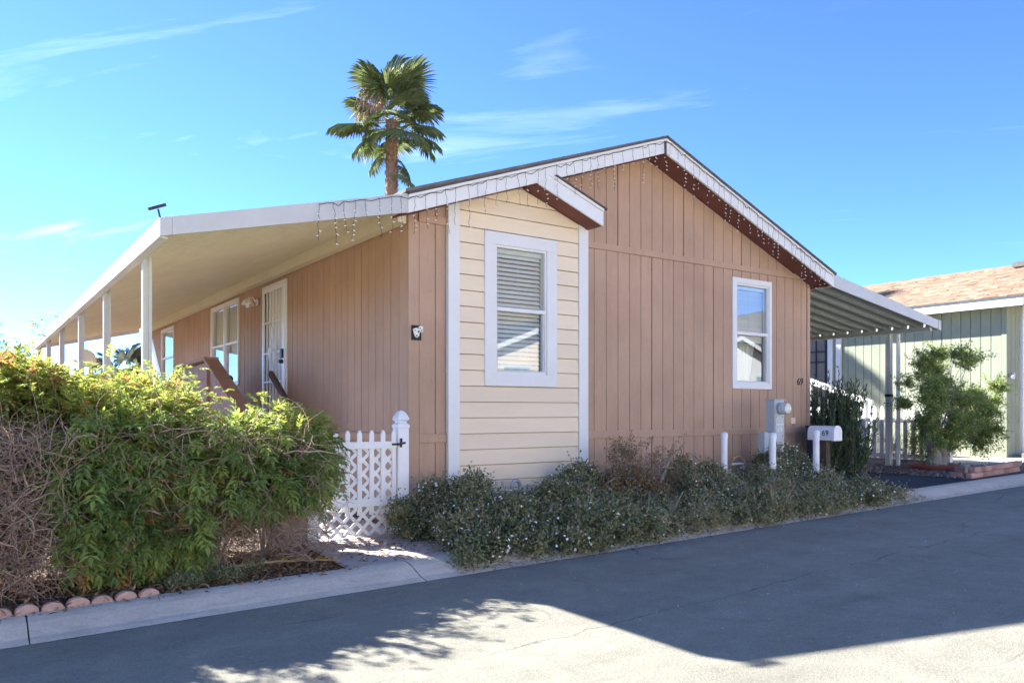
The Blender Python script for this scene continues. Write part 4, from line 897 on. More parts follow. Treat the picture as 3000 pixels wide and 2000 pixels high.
s = MB(); s.box((16.75, 8.5, .40), (17.1, 8.9, .70)); s.build('body', 'vinyl', wbx, .02); s = MB(); s.box((16.73, 8.48, .701), (17.12, 8.92, .74)); s.build('lid', 'vinyl', wbx, .01)

# ================================================================== VEGETATION
def sprig_template(npairs=4, ln=.075, w=.022, seed=0):
    """pinnate sprig along +X: leaflets plus stalk; returns V, F(tri)"""
    r = np.random.default_rng(seed); P, D, U, Ls, Ws = [], [], [], [], []
    tot = npairs * .027
    for i in range(npairs):
        x = .02 + i * .027
        for sg in (-1, 1): P.append((x, 0, -.02 * (x / tot) ** 2)); D.append((.62 + r.normal() * .1, sg * .75, -.18 + r.normal() * .18)); U.append((r.normal() * .2, r.normal() * .2, 1)); k = 1 - .08 * abs(i - npairs / 2) + r.normal() * .06; Ls.append(ln * k); Ws.append(w * k)
    P.append((tot, 0, -.02)); D.append((1, r.normal() * .15, -.3)); U.append((0, 0, 1)); Ls.append(ln * 1.05); Ws.append(w)
    V, F = leaf_geo(np.array(P, float), np.array(D, float), unit(np.array(U, float)), np.array(Ls), np.array(Ws))
    V2 = np.array([(0, -.002, 0), (0, .002, 0), (tot, 0, -.02)]); F = np.concatenate([F, [[len(V), len(V) + 1, len(V) + 2]]]); V = np.concatenate([V, V2])
    return V, F
def frames(D, U):
    D = unit(D); S = unit(np.cross(U, D)); Z = np.cross(D, S); return np.stack([D, S, Z], axis=2)      # columns
def scatter(tmpls, P, D, U, S, tint, tj=.06):
    Vs, Fs, Ts, o = [], [], [], 0; pick = rng.integers(0, len(tmpls), len(P)); A = frames(D, U)
    for k, (V, F) in enumerate(tmpls):
        i = np.where(pick == k)[0]
        if not len(i): continue
        W_ = np.einsum('nij,vj->nvi', A[i], V) * S[i][:, None, None] + P[i][:, None, :]
        Vs.append(W_.reshape(-1, 3)); Fs.append((F[None] + (np.arange(len(i)) * len(V))[:, None, None] + o).reshape(-1, 3)); o += len(i) * len(V)
        lf = np.repeat(rng.normal(0, tj, (len(i), (len(F) + 3) // 4)), 4, axis=1)[:, :len(F)]
        Ts.append((tint[i][:, None] + lf).ravel())
    return np.concatenate(Vs), np.concatenate(Fs), np.concatenate(Ts)

# ---- the big hedge
SP = [sprig_template(n_, .064, .022, i) for i, n_ in enumerate((3, 4, 4, 5, 3))]
hd = thing('hedge', (1.2, 6.8, .1), 'large unruly hedge, bright yellow-green on top, with bare brown twigs at left', 'hedge')
lob = []
for i in range(84):
    x_ = random.uniform(-1.5, 2.35)
    top = 1.60 + .10 * math.sin(x_ * 2.3 + 1) - max(0, x_ - 1.35) * .32
    z_ = random.uniform(.55 if x_ < 2.0 else .75, top - .16); y_ = random.uniform(6.52 + .62 * max(0, z_ - .95), 7.5); lob.append((x_, y_, z_, random.uniform(.22, .38), random.uniform(.2, .34), random.uniform(.17, .28)))
lob += [(2.42, 6.95, 1.16, .28, .25, .20), (2.58, 6.95, 1.02, .22, .2, .22), (2.45, 6.8, .95, .2, .25, .25), (2.2, 6.7, .8, .3, .3, .25), (2.62, 6.92, .80, .13, .12, .22), (1.0, 6.5, .42, .30, .22, .22), (1.3, 6.5, .38, .3, .22, .2), (.75, 6.45, .45, .22, .2, .2)]
P, Nn = lobes_points(lob, 46000, .45)
ok = (P[:, 2] > .16)
# the left lower part has died back to bare twigs
dead = (P[:, 0] < .55 + .22 * np.sin(P[:, 2] * 5) + .25 * (P[:, 2] - .9)) & (P[:, 2] < 1.32 + .12 * np.sin(P[:, 0] * 4)) & (P[:, 1] < 7.1)
under_r = (P[:, 0] > 1.55) & (P[:, 2] < .52 + .1 * np.sin(P[:, 0] * 9))
keep = ok & ~(dead & (rng.random(len(P)) < .93)) & ~(under_r & (rng.random(len(P)) < .9))
P, Nn = P[keep], Nn[keep]; n = len(P)
D = unit(Nn * .8 + rdir(n) * .55 + np.array([0, -.1, .25]) * (P[:, 2:3] > 1.2) + np.array([0, -.35, -.35]) * (P[:, 2:3] <= 1.2))
U = unit(rdir(n) * .35 + np.array([0, -.15, 1.]))
patch = .5 + .5 * np.sin(P[:, 0] * 5.1 + P[:, 2] * 3.7) * np.sin(P[:, 1] * 4.4 - P[:, 2] * 6.1)
t = .06 + .22 * patch + .34 * rng.random(n) ** 1.3 + .40 * np.clip((P[:, 2] - 1.05) / .40, 0, 1)  # upper leaves lighter: yellow-green young growth, with sunlit brightness also put into the tint
br_ = rng.random(n) < .09; t[br_] = .88 + .12 * rng.random(br_.sum())
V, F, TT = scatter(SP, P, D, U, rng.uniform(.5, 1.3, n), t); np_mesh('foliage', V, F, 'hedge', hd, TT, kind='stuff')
# larger single sprigs on the street face, each a piece of its own
sm = []
for k, (V, F) in enumerate(SP[:4]):
    for tv in (.25, .42, .6):
        me = bpy.data.meshes.new('leaf_sprig'); me.from_pydata(V * 1.25, [], [tuple(map(int, f)) for f in F]); a = me.attributes.new('tint', 'FLOAT', 'FACE'); a.data.foreach_set('value', np.clip(tv + rng.normal(0, .06, len(F)), 0, 1).astype(np.float32)); me.materials.append(M['hedge']); sm.append(me)
for i in range(240):
    x_ = random.uniform(.55, 2.6); z_ = random.uniform(.3, 1.45) if x_ < 1.6 else random.uniform(.6, 1.35); y_ = 6.34 + .05 * math.sin(x_ * 7) + .12 * abs(z_ - .7) + .35 * max(0, z_ - 1.0) + (.25 if x_ > 2.2 else 0) + random.uniform(-.06, .1)
    o = place('leaf_sprig', random.choice(sm), None, (x_, y_, z_), hd); d = Vector((random.uniform(-.6, .6), -1 + random.uniform(-.2, .5), random.uniform(-.7, .15))).normalized(); q = d.to_track_quat('X', 'Z'); o.rotation_mode = 'QUATERNION'; o.rotation_quaternion = q; s_ = random.uniform(.8, 1.35); o.scale = (s_,) * 3
# tall shoots on top and at the left edge
pts_, drs = [], []
pathsV = []
for i in range(120):
    x_ = random.uniform(-1.3, 2.6); y_ = random.uniform(6.5, 7.4); z0_ = 1.48 - max(0, x_ - 1.35) * .34; ln = random.uniform(.10, .34) if x_ > .35 else random.uniform(.3, .85); lean = (random.uniform(-.25, .25), random.uniform(-.25, .1))
    pa = [(x_ + lean[0] * s_ ** 1.5 * ln * 2, y_ + lean[1] * s_ ** 1.5 * ln * 2, z0_ - .3 + (ln + .3) * s_) for s_ in np.linspace(0, 1, 6)]; pathsV.append(pa)
    for s_ in np.linspace(.35, 1, int(4 + ln * 14)):
        pts_.append((x_ + lean[0] * s_ ** 1.5 * ln * 2, y_ + lean[1] * s_ ** 1.5 * ln * 2, z0_ - .3 + (ln + .3) * s_)); drs.append((random.uniform(-1, 1), random.uniform(-1, 1), random.uniform(-.1, .9)))
pts_ = np.array(pts_); n = len(pts_); V, F, TT = scatter(SP, pts_, unit(np.array(drs)), unit(rdir(n) * .3 + np.array([0, 0, 1.])), rng.uniform(.55, 1.0, n), np.where(pts_[:, 0] < .3, .38, .66) + rng.uniform(-.15, .2, n)); np_mesh('shoots', V, F, 'hedge', hd, TT, kind='stuff')
V, F = tubes_np(np.array(pathsV), np.full(len(pathsV), .004)); np_mesh('shoot_stems', V, F, 'twig', hd, kind='stuff')
# bare twigs
def twigs(n, box, rad, ln, rise=.5):
    st = np.stack([rng.uniform(box[i][0], box[i][1], n) for i in range(3)], axis=1); d = unit(rdir(n) * np.array([1, .7, 1]) + np.array([0, -.25, rise])); P_ = [st]; st_ = st.copy()
    L_ = rng.uniform(ln[0], ln[1], n)[:, None]
    for k in range(5): d = unit(d + rdir(n) * .38 + np.array([0, 0, -.06 * k])); st_ = st_ + d * L_ / 5; P_.append(st_.copy())
    return np.stack(P_, axis=1)
Pa = np.concatenate([twigs(6000, ((-1.6, .62), (6.24, 6.9), (.12, 1.22)), 0, (.10, .42), .30), twigs(260, ((-1.5, .6), (6.4, 6.8), (.10, .35)), 0, (.6, 1.1), 1.3), twigs(1800, ((.5, 2.5), (6.32, 7.0), (.2, 1.25)), 0, (.15, .5), .3), twigs(600, ((1.5, 2.6), (6.4, 7.0), (.12, .6)), 0, (.15, .45), .2)])
V, F = tubes_np(Pa, np.where(rng.random(len(Pa)) < .07, rng.uniform(.005, .009, len(Pa)), rng.uniform(.0014, .004, len(Pa)))); np_mesh('twigs', V, F, 'twig', hd, kind='stuff')
for x_, y_ in ((.30, 6.75), (-.35, 6.7), (1.0, 6.8), (1.7, 6.8), (2.15, 6.95)):
    s = MB()
    for j in range(6):
        a_ = random.uniform(0, 6.28); s.tube([(x_, y_, G(x_) + .06), (x_ + .08 * math.cos(a_), y_ + .06 * math.sin(a_), .28), (x_ + .3 * math.cos(a_), y_ + .2 * math.sin(a_), .62), (x_ + .5 * math.cos(a_), y_ + .25 * math.sin(a_), 1.05)], [.017, .012, .008, .004], 6)
    s.build('stem', 'twig', hd, smooth=True)
# dead leaves still hanging
P, Nn = lobes_points([l for l in lob if l[0] < 1.3], 9000, .5); k_ = (P[:, 0] < .85) & (P[:, 2] < 1.42) & (P[:, 2] > .2); P = P[k_][:4200]; n = len(P)
DL = [(random.uniform(-1.6, .55), random.uniform(6.45, 6.75), random.uniform(.35, 1.2), random.uniform(.2, .34), random.uniform(.15, .24), random.uniform(.16, .3)) for _ in range(34)]; Pd, _ = lobes_points(DL, 24000, .35); Pd = Pd[(Pd[:, 2] > .16) & (Pd[:, 0] < .60 + .2 * np.sin(Pd[:, 2] * 6))]; P = np.concatenate([P, Pd]); n = len(P)
P2, _ = lobes_points(lob, 8000, .85); P2 = P2[P2[:, 2] > .5]; P = np.concatenate([P, P2]); n = len(P)
V, F = leaf_geo(P, rdir(n) + np.array([0, 0, -.7]), rdir(n), rng.uniform(.03, .065, n), rng.uniform(.010, .02, n)); np_mesh('dead_leaves', V, F, 'deadleaf', hd, np.repeat(rng.random(n), 4), kind='stuff')

# ---- lantana masses along the house front
def lantana(label, lobs, nl, mat, flowers, tj=0., seed=0, dense=.5, stems=5):
    c = np.mean(np.array(lobs), axis=0); t_ = thing('lantana_shrub', (c[0], c[1], .15), label, 'shrub', 'lantana shrubs along the house front')
    P, Nn = lobes_points(lobs, nl, dense); ok = (P[:, 2] > (.019 * (P[:, 0] - 1.5) + np.interp(P[:, 1], [5.6, 5.95], [.02, .10]))) & (P[:, 1] > 5.63 + .05 * np.sin(P[:, 0] * 5) + .02 * np.sin(P[:, 0] * 23)); P, Nn = P[ok], Nn[ok]
    cl = np.sin(P[:, 0] * 13 + seed) * np.sin(P[:, 1] * 11 + P[:, 2] * 7) * np.sin(P[:, 2] * 17 - P[:, 0] * 4); q = rng.random(len(P)) < .62 + .85 * cl; P, Nn, cl = P[q], Nn[q], cl[q]
    n = len(P); P = P + Nn * (np.abs(rng.normal(0, .05, n)))[:, None] * (rng.random(n) < .35)[:, None]
    V, F = leaf_geo(P, unit(Nn * .6 + rdir(n) * .9 + np.array([0, 0, .2])), unit(rdir(n) * .6 + Nn * .5 + np.array([0, 0, .6])), rng.uniform(.020, .046, n), rng.uniform(.014, .027, n), QUAD)
    tt = np.clip(.32 + tj + .22 * cl + rng.normal(0, .27, n) + .34 * (np.sin(P[:, 0] * 3.7 + seed * 2) * np.sin(P[:, 1] * 5 + P[:, 2] * 4) > .55) * rng.random(n), 0, 1); np_mesh('foliage', V, F, mat, t_, np.repeat(tt, 2), kind='stuff')
    # upright wisps breaking the outline
    PP, NN2 = lobes_points(lobs, 260, .9); k = (NN2[:, 2] > .15) | (NN2[:, 1] < -.5); PP, NN2 = PP[k], NN2[k]; m = len(PP)
    L_ = rng.uniform(.06, .20, m)[:, None]; d = unit(NN2 + rdir(m) * .4 + np.array([0, 0, .7])); paths = np.stack([PP - d * .05 + d * (L_ + .05) * s_ + np.array([0, 0, -.03]) * s_ ** 2 for s_ in np.linspace(0, 1, 5)], axis=1)
    V, F = tubes_np(paths, np.full(m, .0022)); np_mesh('sprays', V, F, 'stem', t_, kind='stuff')
    LP = np.concatenate([paths[:, j] for j in range(1, 5) for _ in range(3)]); nn = len(LP); V, F = leaf_geo(LP, rdir(nn) + np.array([0, 0, .3]), rdir(nn), rng.uniform(.014, .028, nn), rng.uniform(.010, .018, nn), QUAD); np_mesh('spray_leaves', V, F, mat, t_, np.repeat(np.clip(.45 + tj + rng.normal(0, .2, nn), 0, 1), 2), kind='stuff')
    P, Nn = lobes_points(lobs, flowers, .96); k = ((Nn[:, 1] < .2) | (Nn[:, 2] > .3)) & (P[:, 2] > .14); P, Nn = P[k], Nn[k]
    if len(P):
        n = len(P); VV, FF, TT_, o = [], [], [], 0; c5 = rng.uniform(.008, .017, n); A = frames(unit(Nn + rdir(n) * .4), rdir(n)); P = P + A[:, :, 0] * .028
        ico = np.array([(1, 0, 0), (.3, .95, 0), (.3, .29, .9), (.3, -.77, .56), (.3, -.77, -.56), (.3, .29, -.9)]); fc = np.array([(0, 1, 2), (0, 2, 3), (0, 3, 4), (0, 4, 5), (0, 5, 1)])
        W_ = np.einsum('nij,vj->nvi', A, ico) * c5[:, None, None] + P[:, None, :]; FF = (fc[None] + (np.arange(n) * 6)[:, None, None]).reshape(-1, 3); np_mesh('flowers', W_.reshape(-1, 3), FF, 'petal', t_, np.repeat(rng.random(n) ** (1.0 if seed in (3, 4) else 2.2), 5), kind='stuff')
    for j in range(stems):
        l0 = random.choice(lobs); a_ = random.uniform(0, 6.28); s = MB(); z_ = G(l0[0]) + .08; s.tube([(l0[0], l0[1], z_), (l0[0] + .1 * math.cos(a_), l0[1] + .08 * math.sin(a_), z_ + .18), (l0[0] + .25 * math.cos(a_), l0[1] + .16 * math.sin(a_), z_ + .38)], [.016, .011, .006], 6); s.build('stem', 'stem', t_, smooth=True)
    return t_
def band(xa, xb, ya, yb, top, n, rx=.26):
    r_ = []
    for i in range(n):
        x_ = random.uniform(xa, xb); y_ = random.uniform(ya, yb); g_ = G(x_) + .1; tp = (top(x_) - max(0, (6.65 - y_)) * .40) * random.uniform(.72, 1.12)
        r_.append((x_, y_, g_ + max(.08, (tp - g_) * random.uniform(.25, .72)), random.uniform(.14, rx), random.uniform(.13, .25), max(.10, (tp - g_) * random.uniform(.26, .38))))
    x_ = xa
    while x_ < xb and ya < 6.2:
        r_.append((x_, random.uniform(5.70, 5.92), G(x_) + random.uniform(.09, .16), random.uniform(.15, .22), random.uniform(.11, .17), random.uniform(.07, .12))); x_ += random.uniform(.10, .2)
    return r_
lantana('dense green white-flowered lantana spilling beside the gate walkway', [(3.95, 6.5, .34, .28, .3, .2), (4.15, 6.95, .44, .32, .26, .22), (3.82, 6.15, .24, .24, .22, .14), (4.0, 7.2, .45, .25, .2, .25), (4.55, 6.6, .36, .3, .28, .22), (4.3, 6.2, .24, .3, .25, .15)] + band(3.55, 4.75, 5.8, 7.3, lambda x: .72 - .12 * abs(x - 4.3) + .08 * math.sin(x * 11), 26), 78000, 'lantana', 800, .0, 0)
lantana('grey-green lantana in front of the cream bay panel', band(4.65, 6.0, 5.82, 7.3, lambda x: .62 + .12 * math.sin(x * 6.5), 26), 74000, 'lantana', 320, .03, 1)
lantana('half-dry brown lantana at the right edge of the cream bay', band(5.9, 7.3, 6.5, 7.45, lambda x: .72 + .2 * math.exp(-((x - 6.35) / .25) ** 2), 26, .24), 34000, 'drylantana', 30, .05, 2, .35, 14)
lantana('low mixed green lantana along the kerb below the dry patch', band(5.9, 7.9, 5.84, 6.75, lambda x: .56, 30), 54000, 'lantana', 130, .12, 3)
lantana('lantana between the dry patch and the electric meter', band(7.3, 9.1, 5.86, 7.45, lambda x: .78 + .13 * math.sin(x * 5.3), 27), 70000, 'lantana', 170, .16, 4)
lantana('white-flowered lantana mound below the mailbox at the driveway', band(9.0, 10.25, 5.86, 7.3, lambda x: .80 + .10 * math.sin(x * 6 + 1), 22), 60000, 'lantana', 760, .06, 5)
# dry upright sprigs and grey branches of the half-dead plant
s_t = thing('dead_bush', (6.5, 7.0, .2), 'twisted bare grey branches rising from the dry brown lantana', 'bush')
for pts, rs in (([(6.75, 6.95, .18), (6.6, 6.93, .5), (6.48, 6.92, .72), (6.45, 6.9, .95)], [.028, .022, .016, .007]), ([(6.75, 6.95, .3), (6.95, 6.9, .5), (7.1, 6.9, .78), (7.18, 6.9, 1.0)], [.025, .02, .013, .006]), ([(6.9, 6.9, .4), (6.75, 6.85, .62), (6.9, 6.85, .72), (7.15, 6.85, .70)], [.018, .014, .01, .005]), ([(6.75, 6.9, .45), (6.5, 6.85, .6), (6.2, 6.85, .63), (6.0, 6.85, .55)], [.018, .013, .009, .004])):
    s = MB(); s.tube(pts, rs, 7); s.build('branch', 'bark', s_t, smooth=True)
Pa = np.concatenate([twigs(70, ((6.2, 7.3), (6.75, 7.1), (.5, .9)), 0, (.1, .35), 1.0), twigs(50, ((6.25, 6.6), (6.75, 7.1), (.7, .95)), 0, (.1, .25), 1.4)])
V, F = tubes_np(Pa, rng.uniform(.002, .004, len(Pa))); np_mesh('twigs', V, F, 'stem', s_t, kind='stuff')
LP = np.concatenate([Pa[:, j] for j in (2, 3, 4, 5) for _ in range(5)]); n = len(LP); V, F = leaf_geo(LP + rng.normal(0, .012, (n, 3)), rdir(n), rdir(n), rng.uniform(.018, .032, n), rng.uniform(.012, .02, n), QUAD); np_mesh('dry_leaves', V, F, 'drylantana', s_t, np.repeat(np.clip(rng.normal(.5, .25, n), 0, 1), 2), kind='stuff')

# ---- needle-leaved bush beside the house corner
db = thing('needle_bush', (11.45, 7.9, .3), 'dark feathery needle-leaved bush between house corner and picket fence', 'bush')
n = 430; a_ = rng.uniform(0, 6.28, n); el = np.where(rng.random(n) < .93, rng.uniform(1.12, 1.56, n), rng.uniform(.4, 1., n)); base = np.array([11.36, 7.45, .35]) + rng.normal(0, .17, (n, 3)) * np.array([.9, 1.1, .8]); d = np.stack([np.abs(np.cos(a_)) * np.cos(el) - .12, np.sin(a_) * np.cos(el), np.sin(el)], axis=1); Ln = rng.uniform(.45, 1.55, n) * np.where(el < 1.2, .6, 1) * (.55 + .45 * np.sin(el))
Pa = np.stack([base + d * (Ln * s_)[:, None] + np.array([0, 0, -.05]) * s_ ** 2 for s_ in np.linspace(0, 1, 6)], axis=1); V, F = tubes_np(Pa, np.full(n, .004)); np_mesh('stems', V, F, 'stem', db, kind='stuff')
idx = rng.integers(0, n, 27000); s_ = rng.uniform(.15, 1.02, 27000); P = base[idx] + d[idx] * (Ln[idx] * s_)[:, None] + np.array([0, 0, -.05]) * s_[:, None] ** 2; V, F = leaf_geo(P, d[idx] * 1.1 + rdir(27000) * .6, rdir(27000), rng.uniform(.05, .10, 27000), rng.uniform(.010, .017, 27000), QUAD); np_mesh('foliage', V, F, 'darkbush', db, np.repeat(np.clip(rng.normal(.45, .25, 27000), 0, 1), 2), kind='stuff')
# ---- crown of the potted shrub
lp_ = [(14.05, 7.3, 1.75, .62, .5, .38), (13.55, 7.25, 1.50, .45, .4, .35), (14.6, 7.25, 1.60, .55, .5, .40), (14.9, 7.2, 1.25, .42, .4, .32), (14.3, 7.2, 1.25, .50, .4, .35), (13.75, 7.15, 1.05, .32, .3, .38), (14.75, 7.1, .95, .28, .3, .2), (14.35, 7.4, 1.95, .4, .35, .22), (15.05, 7.25, 1.5, .28, .3, .22), (13.95, 7.15, .85, .25, .25, .3)]
lp2 = []
lp_ = [(14.1 + (l[0] - 14.1) * 1.3 + .38, l[1], .75 + (l[2] - .75) * 1.22, l[3] * 1.15, l[4] * 1.15, l[5] * 1.15) for l in lp_]
for l in lp_:
    for _ in range(9): q = rdir(1)[0] * rng.uniform(.5, 1.1); k_ = rng.uniform(.2, .36); lp2.append((l[0] + q[0] * l[3], l[1] + q[1] * l[4], l[2] + q[2] * l[5], l[3] * k_, l[4] * k_, l[5] * k_ * 1.1))
C0 = np.array([14.1, 7.25, .75]); cen = np.array([l[:3] for l in lp2]); rad = np.array([l[3:6] for l in lp2])
limb = np.stack([C0 + (cen - C0) * s_ + np.array([0, 0, .10]) * math.sin(s_ * 3) + rng.normal(0, .03, cen.shape) * s_ for s_ in np.linspace(0, 1, 6)], axis=1); V, F = tubes_np(limb, np.full(len(limb), .009)); np_mesh('branches', V, F, 'bark', pt, kind='stuff')
nb_ = 1500; ix = rng.integers(0, len(lp2), nb_); st_ = cen[ix] + rdir(nb_) * rad[ix] * rng.random((nb_, 1)); out_ = unit(st_ - np.array([14.2, 7.25, 1.2])); d_ = unit(out_ * .6 + rdir(nb_) * .8 + np.array([0, 0, .35])); Ln_ = rng.uniform(.10, .34, (nb_, 1))
bl_ = np.stack([st_ + d_ * Ln_ * s_ + np.array([0, 0, -.06]) * s_ ** 2 for s_ in np.linspace(0, 1, 6)], axis=1); V, F = tubes_np(bl_, np.full(nb_, .003)); np_mesh('branchlets', V, F, 'stem', pt, kind='stuff')
P = np.concatenate([bl_[:, k] for k in range(0, 6) for _ in range(5)]); n = len(P); P = P + rng.normal(0, .02, P.shape); tt = np.tile(rng.normal(0, .15, nb_), 30)
V, F = leaf_geo(P, rdir(n) + np.array([0, 0, .4]), rdir(n) + np.array([0, 0, 1.]), rng.uniform(.03, .06, n), rng.uniform(.015, .03, n), QUAD); np_mesh('foliage', V, F, 'potbush', pt, np.repeat(np.clip(.45 + tt + rng.normal(0, .18, n), 0, 1), 2), kind='stuff')
# climber thicket on the picket fence
tv = thing('fence_shrub', (15.2, 8.4, .4), 'thin leafy shrub growing against the white pickets behind the downspout', 'shrub')
P, Nn = lobes_points([(15.4, 8.35, .85, .18, .22, .25), (15.35, 8.1, .7, .25, .3, .3)], 1800, .2); n = len(P); V, F = leaf_geo(P, rdir(n), rdir(n), rng.uniform(.025, .05, n), rng.uniform(.012, .022, n), QUAD); np_mesh('foliage', V, F, 'potbush', tv, np.repeat(np.clip(.35 + rng.normal(0, .22, n), 0, 1), 2), kind='stuff')
Pa = twigs(60, ((15.2, 15.45), (7.95, 8.9), (.4, .7)), 0, (.3, .7), 1.8); V, F = tubes_np(Pa, np.full(60, .005)); np_mesh('twigs', V, F, 'twig', tv, kind='stuff')
# ---- palm
def palm(name, base, H, r0, nf, fs, label, leaf, sc=1., trunk='palmbark', seed=1):
    rr = random.Random(seed); t_ = thing(name, base, label, 'palm tree'); bx_, by_, bz_ = base; s = MB(); k = 12
    s.tube([(bx_, by_, bz_ + H * i / k) for i in range(k + 1)], [r0 * (1.12 - .22 * i / k) for i in range(k + 1)], 14); tk = s.build('trunk', trunk, t_, smooth=True)
    V = []; F = []
    nb_ = int(H * 46)
    for i in range(nb_):
        z_ = bz_ + H * i / nb_; a_ = i * 2.399 + rr.uniform(-.2, .2); r_ = r0 * (1.12 - .22 * i / nb_); c, sn = math.cos(a_), math.sin(a_); o_ = len(V); w_ = r0 * .30
        for du, dr, dz in ((-w_, -.01, 0), (w_, -.01, 0), (w_ * .55, .05 * sc, .12 * sc), (-w_ * .55, .05 * sc, .12 * sc)): V.append((bx_ + c * (r_ + dr) - sn * du, by_ + sn * (r_ + dr) + c * du, z_ + dz + rr.uniform(-.02, .02)))
        F.append((o_, o_ + 1, o_ + 2, o_ + 3))
    np_mesh('boots', V, F, trunk, tk, kind='stuff')
    mes = []
    for v_ in range(5):
        VV, FF, TT_ = [], [], []; nseg = 46; Rr = fs * rr.uniform(.92, 1.08); pet = fs * 1.15
        def ad(p, tn, *f):
            o_ = len(VV); VV.extend(p)
            for q in f: FF.append(tuple(i + o_ for i in q)); TT_.append(tn)
        ad([(0, -.02, 0), (0, .02, 0), (pet, .012, 0), (pet, -.012, 0)], .9, (0, 1, 2), (0, 2, 3)); ad([(0, 0, .02), (pet, 0, .012), (pet, 0, -.012), (0, 0, -.02)], .9, (0, 1, 2), (0, 2, 3))
        for i in range(nseg):
            a_ = (-1 + 2 * i / (nseg - 1)) * R(128) + rr.uniform(-.02, .02); ll = Rr * (1 - .16 * abs(a_) / 2.2) * rr.uniform(.93, 1.05); da = R(256) / nseg * .62
            def pt_(s_, o): dr = ll * s_; droop = -.55 * max(0, s_ - .55) ** 1.6 * ll - .12 * (s_ ** 2) * ll * abs(math.sin(a_)); return (pet + dr * math.cos(a_ + o), dr * math.sin(a_ + o), droop - .10 * dr * abs(a_) / 2)
            tn = rr.gauss(.42, .13); m1 = pt_(.55, 0); m1 = (m1[0], m1[1], m1[2] + .03 * fs)
            ad([(pet, 0, 0), pt_(.55, -da), m1, pt_(.55, da)], tn, (0, 1, 2), (0, 2, 3))
            e_ = pt_(.85, 0); tip = pt_(1.0, rr.uniform(-.05, .05)); tip = (tip[0], tip[1], tip[2] - rr.uniform(.0, .16) * fs)
            ad([pt_(.55, -da), m1, pt_(.55, da), (e_[0], e_[1], e_[2]), tip], tn + .06, (0, 3, 1), (1, 3, 2), (0, 4, 3), (3, 4, 2))
        me = bpy.data.meshes.new('frond'); me.from_pydata(VV, [], FF); a = me.attributes.new('tint', 'FLOAT', 'FACE'); a.data.foreach_set('value', np.clip(np.array(TT_), 0, 1).astype(np.float32)); me.materials.append(M[leaf]); mes.append(me)
    for i in range(nf):
        az = i * 2.399 + rr.uniform(-.75, .75); u = (i + .5) / nf; el_ = R(82 - 122 * u ** .9) + rr.uniform(-.28, .28); d = Vector((math.cos(az) * math.cos(el_), math.sin(az) * math.cos(el_), math.sin(el_)))
        o = place('frond', rr.choice(mes), None, (bx_ + d.x * r0 * .6, by_ + d.y * r0 * .6, bz_ + H - .15 + .45 * sc * (1 - u)), t_); o.rotation_mode = 'QUATERNION'; q = d.to_track_quat('X', 'Z'); o.rotation_quaternion = q @ Matrix.Rotation(rr.uniform(-.5, .5), 4, 'X').to_quaternion(); s_ = rr.uniform(.70, 1.15); o.scale = (s_,) * 3
    return t_
GP = G(12.4)
pl_ = palm('palm_tree', (12.40, 25.45, GP), 11.45, .225, 36, .95, 'tall fan palm with shaggy brown trunk rising behind the roof', 'palmleaf', 1., seed=5)
Pa = []
for z_, az_, el_ in ((10.1, -.9, -.75), (10.9, 2.6, -.9), (10.7, -.3, -1.0)):
    me_ = [o for o in pl_.children if o.name.startswith('frond')][2].data; o = place('frond', me_, None, (12.4, 25.45, z_), pl_); o.rotation_mode = 'QUATERNION'; o.rotation_quaternion = Vector((math.cos(az_) * math.cos(el_), math.sin(az_) * math.cos(el_), math.sin(el_))).to_track_quat('X', 'Z'); o.scale = (.72,) * 3
for i in range(170):
    a_ = random.choice((2.6, 2.9, 3.6)) + random.uniform(-.5, .5); st_ = np.array([12.4 + .5 * math.cos(a_) * random.uniform(.4, 2.4), 25.4 + .5 * math.sin(a_), 11.5 + GP + random.uniform(.2, .9)]); Pa.append([st_ + np.array([.25 * math.cos(a_) * s_, .2 * math.sin(a_) * s_, -.9 * s_ ** 1.5 * random.uniform(.5, 1)]) + rng.normal(0, .03, 3) for s_ in np.linspace(0, 1, 6)])
V, F = tubes_np(np.array(Pa), np.full(len(Pa), .014)); np_mesh('dry_strands', V, F, 'drypalm', pl_, kind='stuff')
palm('palm_tree', (4.6, 30.2, -.5), 3.0, .16, 22, .62, 'short distant palm top seen between two porch posts', 'fardull', .7, seed=9)
# fallen yellow frond by the walkway
ff = thing('fallen_frond', (2.15, 6.3, .12), 'fallen yellow palm frond lying on leaf litter by the walkway', 'frond')
V, F, TT = [], [], []
for i in range(44):
    u = i / 43; bx_ = 1.78 + .72 * u; by_ = 6.42 - .22 * u
    for sg in (-1, 1):
        a_ = math.atan2(-.22, .72) + sg * (1.0 - .35 * u); ll = .17 * math.sin(.25 + 2.6 * u); o_ = len(V); zb = G(bx_) + .155 + .02 * math.sin(u * 3)
        V += [(bx_ - .006, by_ - .007, zb), (bx_ + .016, by_ + .007, zb), (bx_ + ll * math.cos(a_), by_ + ll * math.sin(a_), zb + random.uniform(-.01, .05))]; F.append((o_, o_ + 1, o_ + 2)); TT.append(random.random())
np_mesh('leaflets', V, F, 'frond', ff, np.array(TT), kind='stuff')
s = MB(); s.tube([(1.74 + .8 * u, 6.43 - .24 * u, G(2) + .156 + .02 * math.sin(u * 3)) for u in np.linspace(0, 1, 6)], [.012, .011, .009, .007, .005, .003], 6); s.build('midrib', 'drypalm', ff)

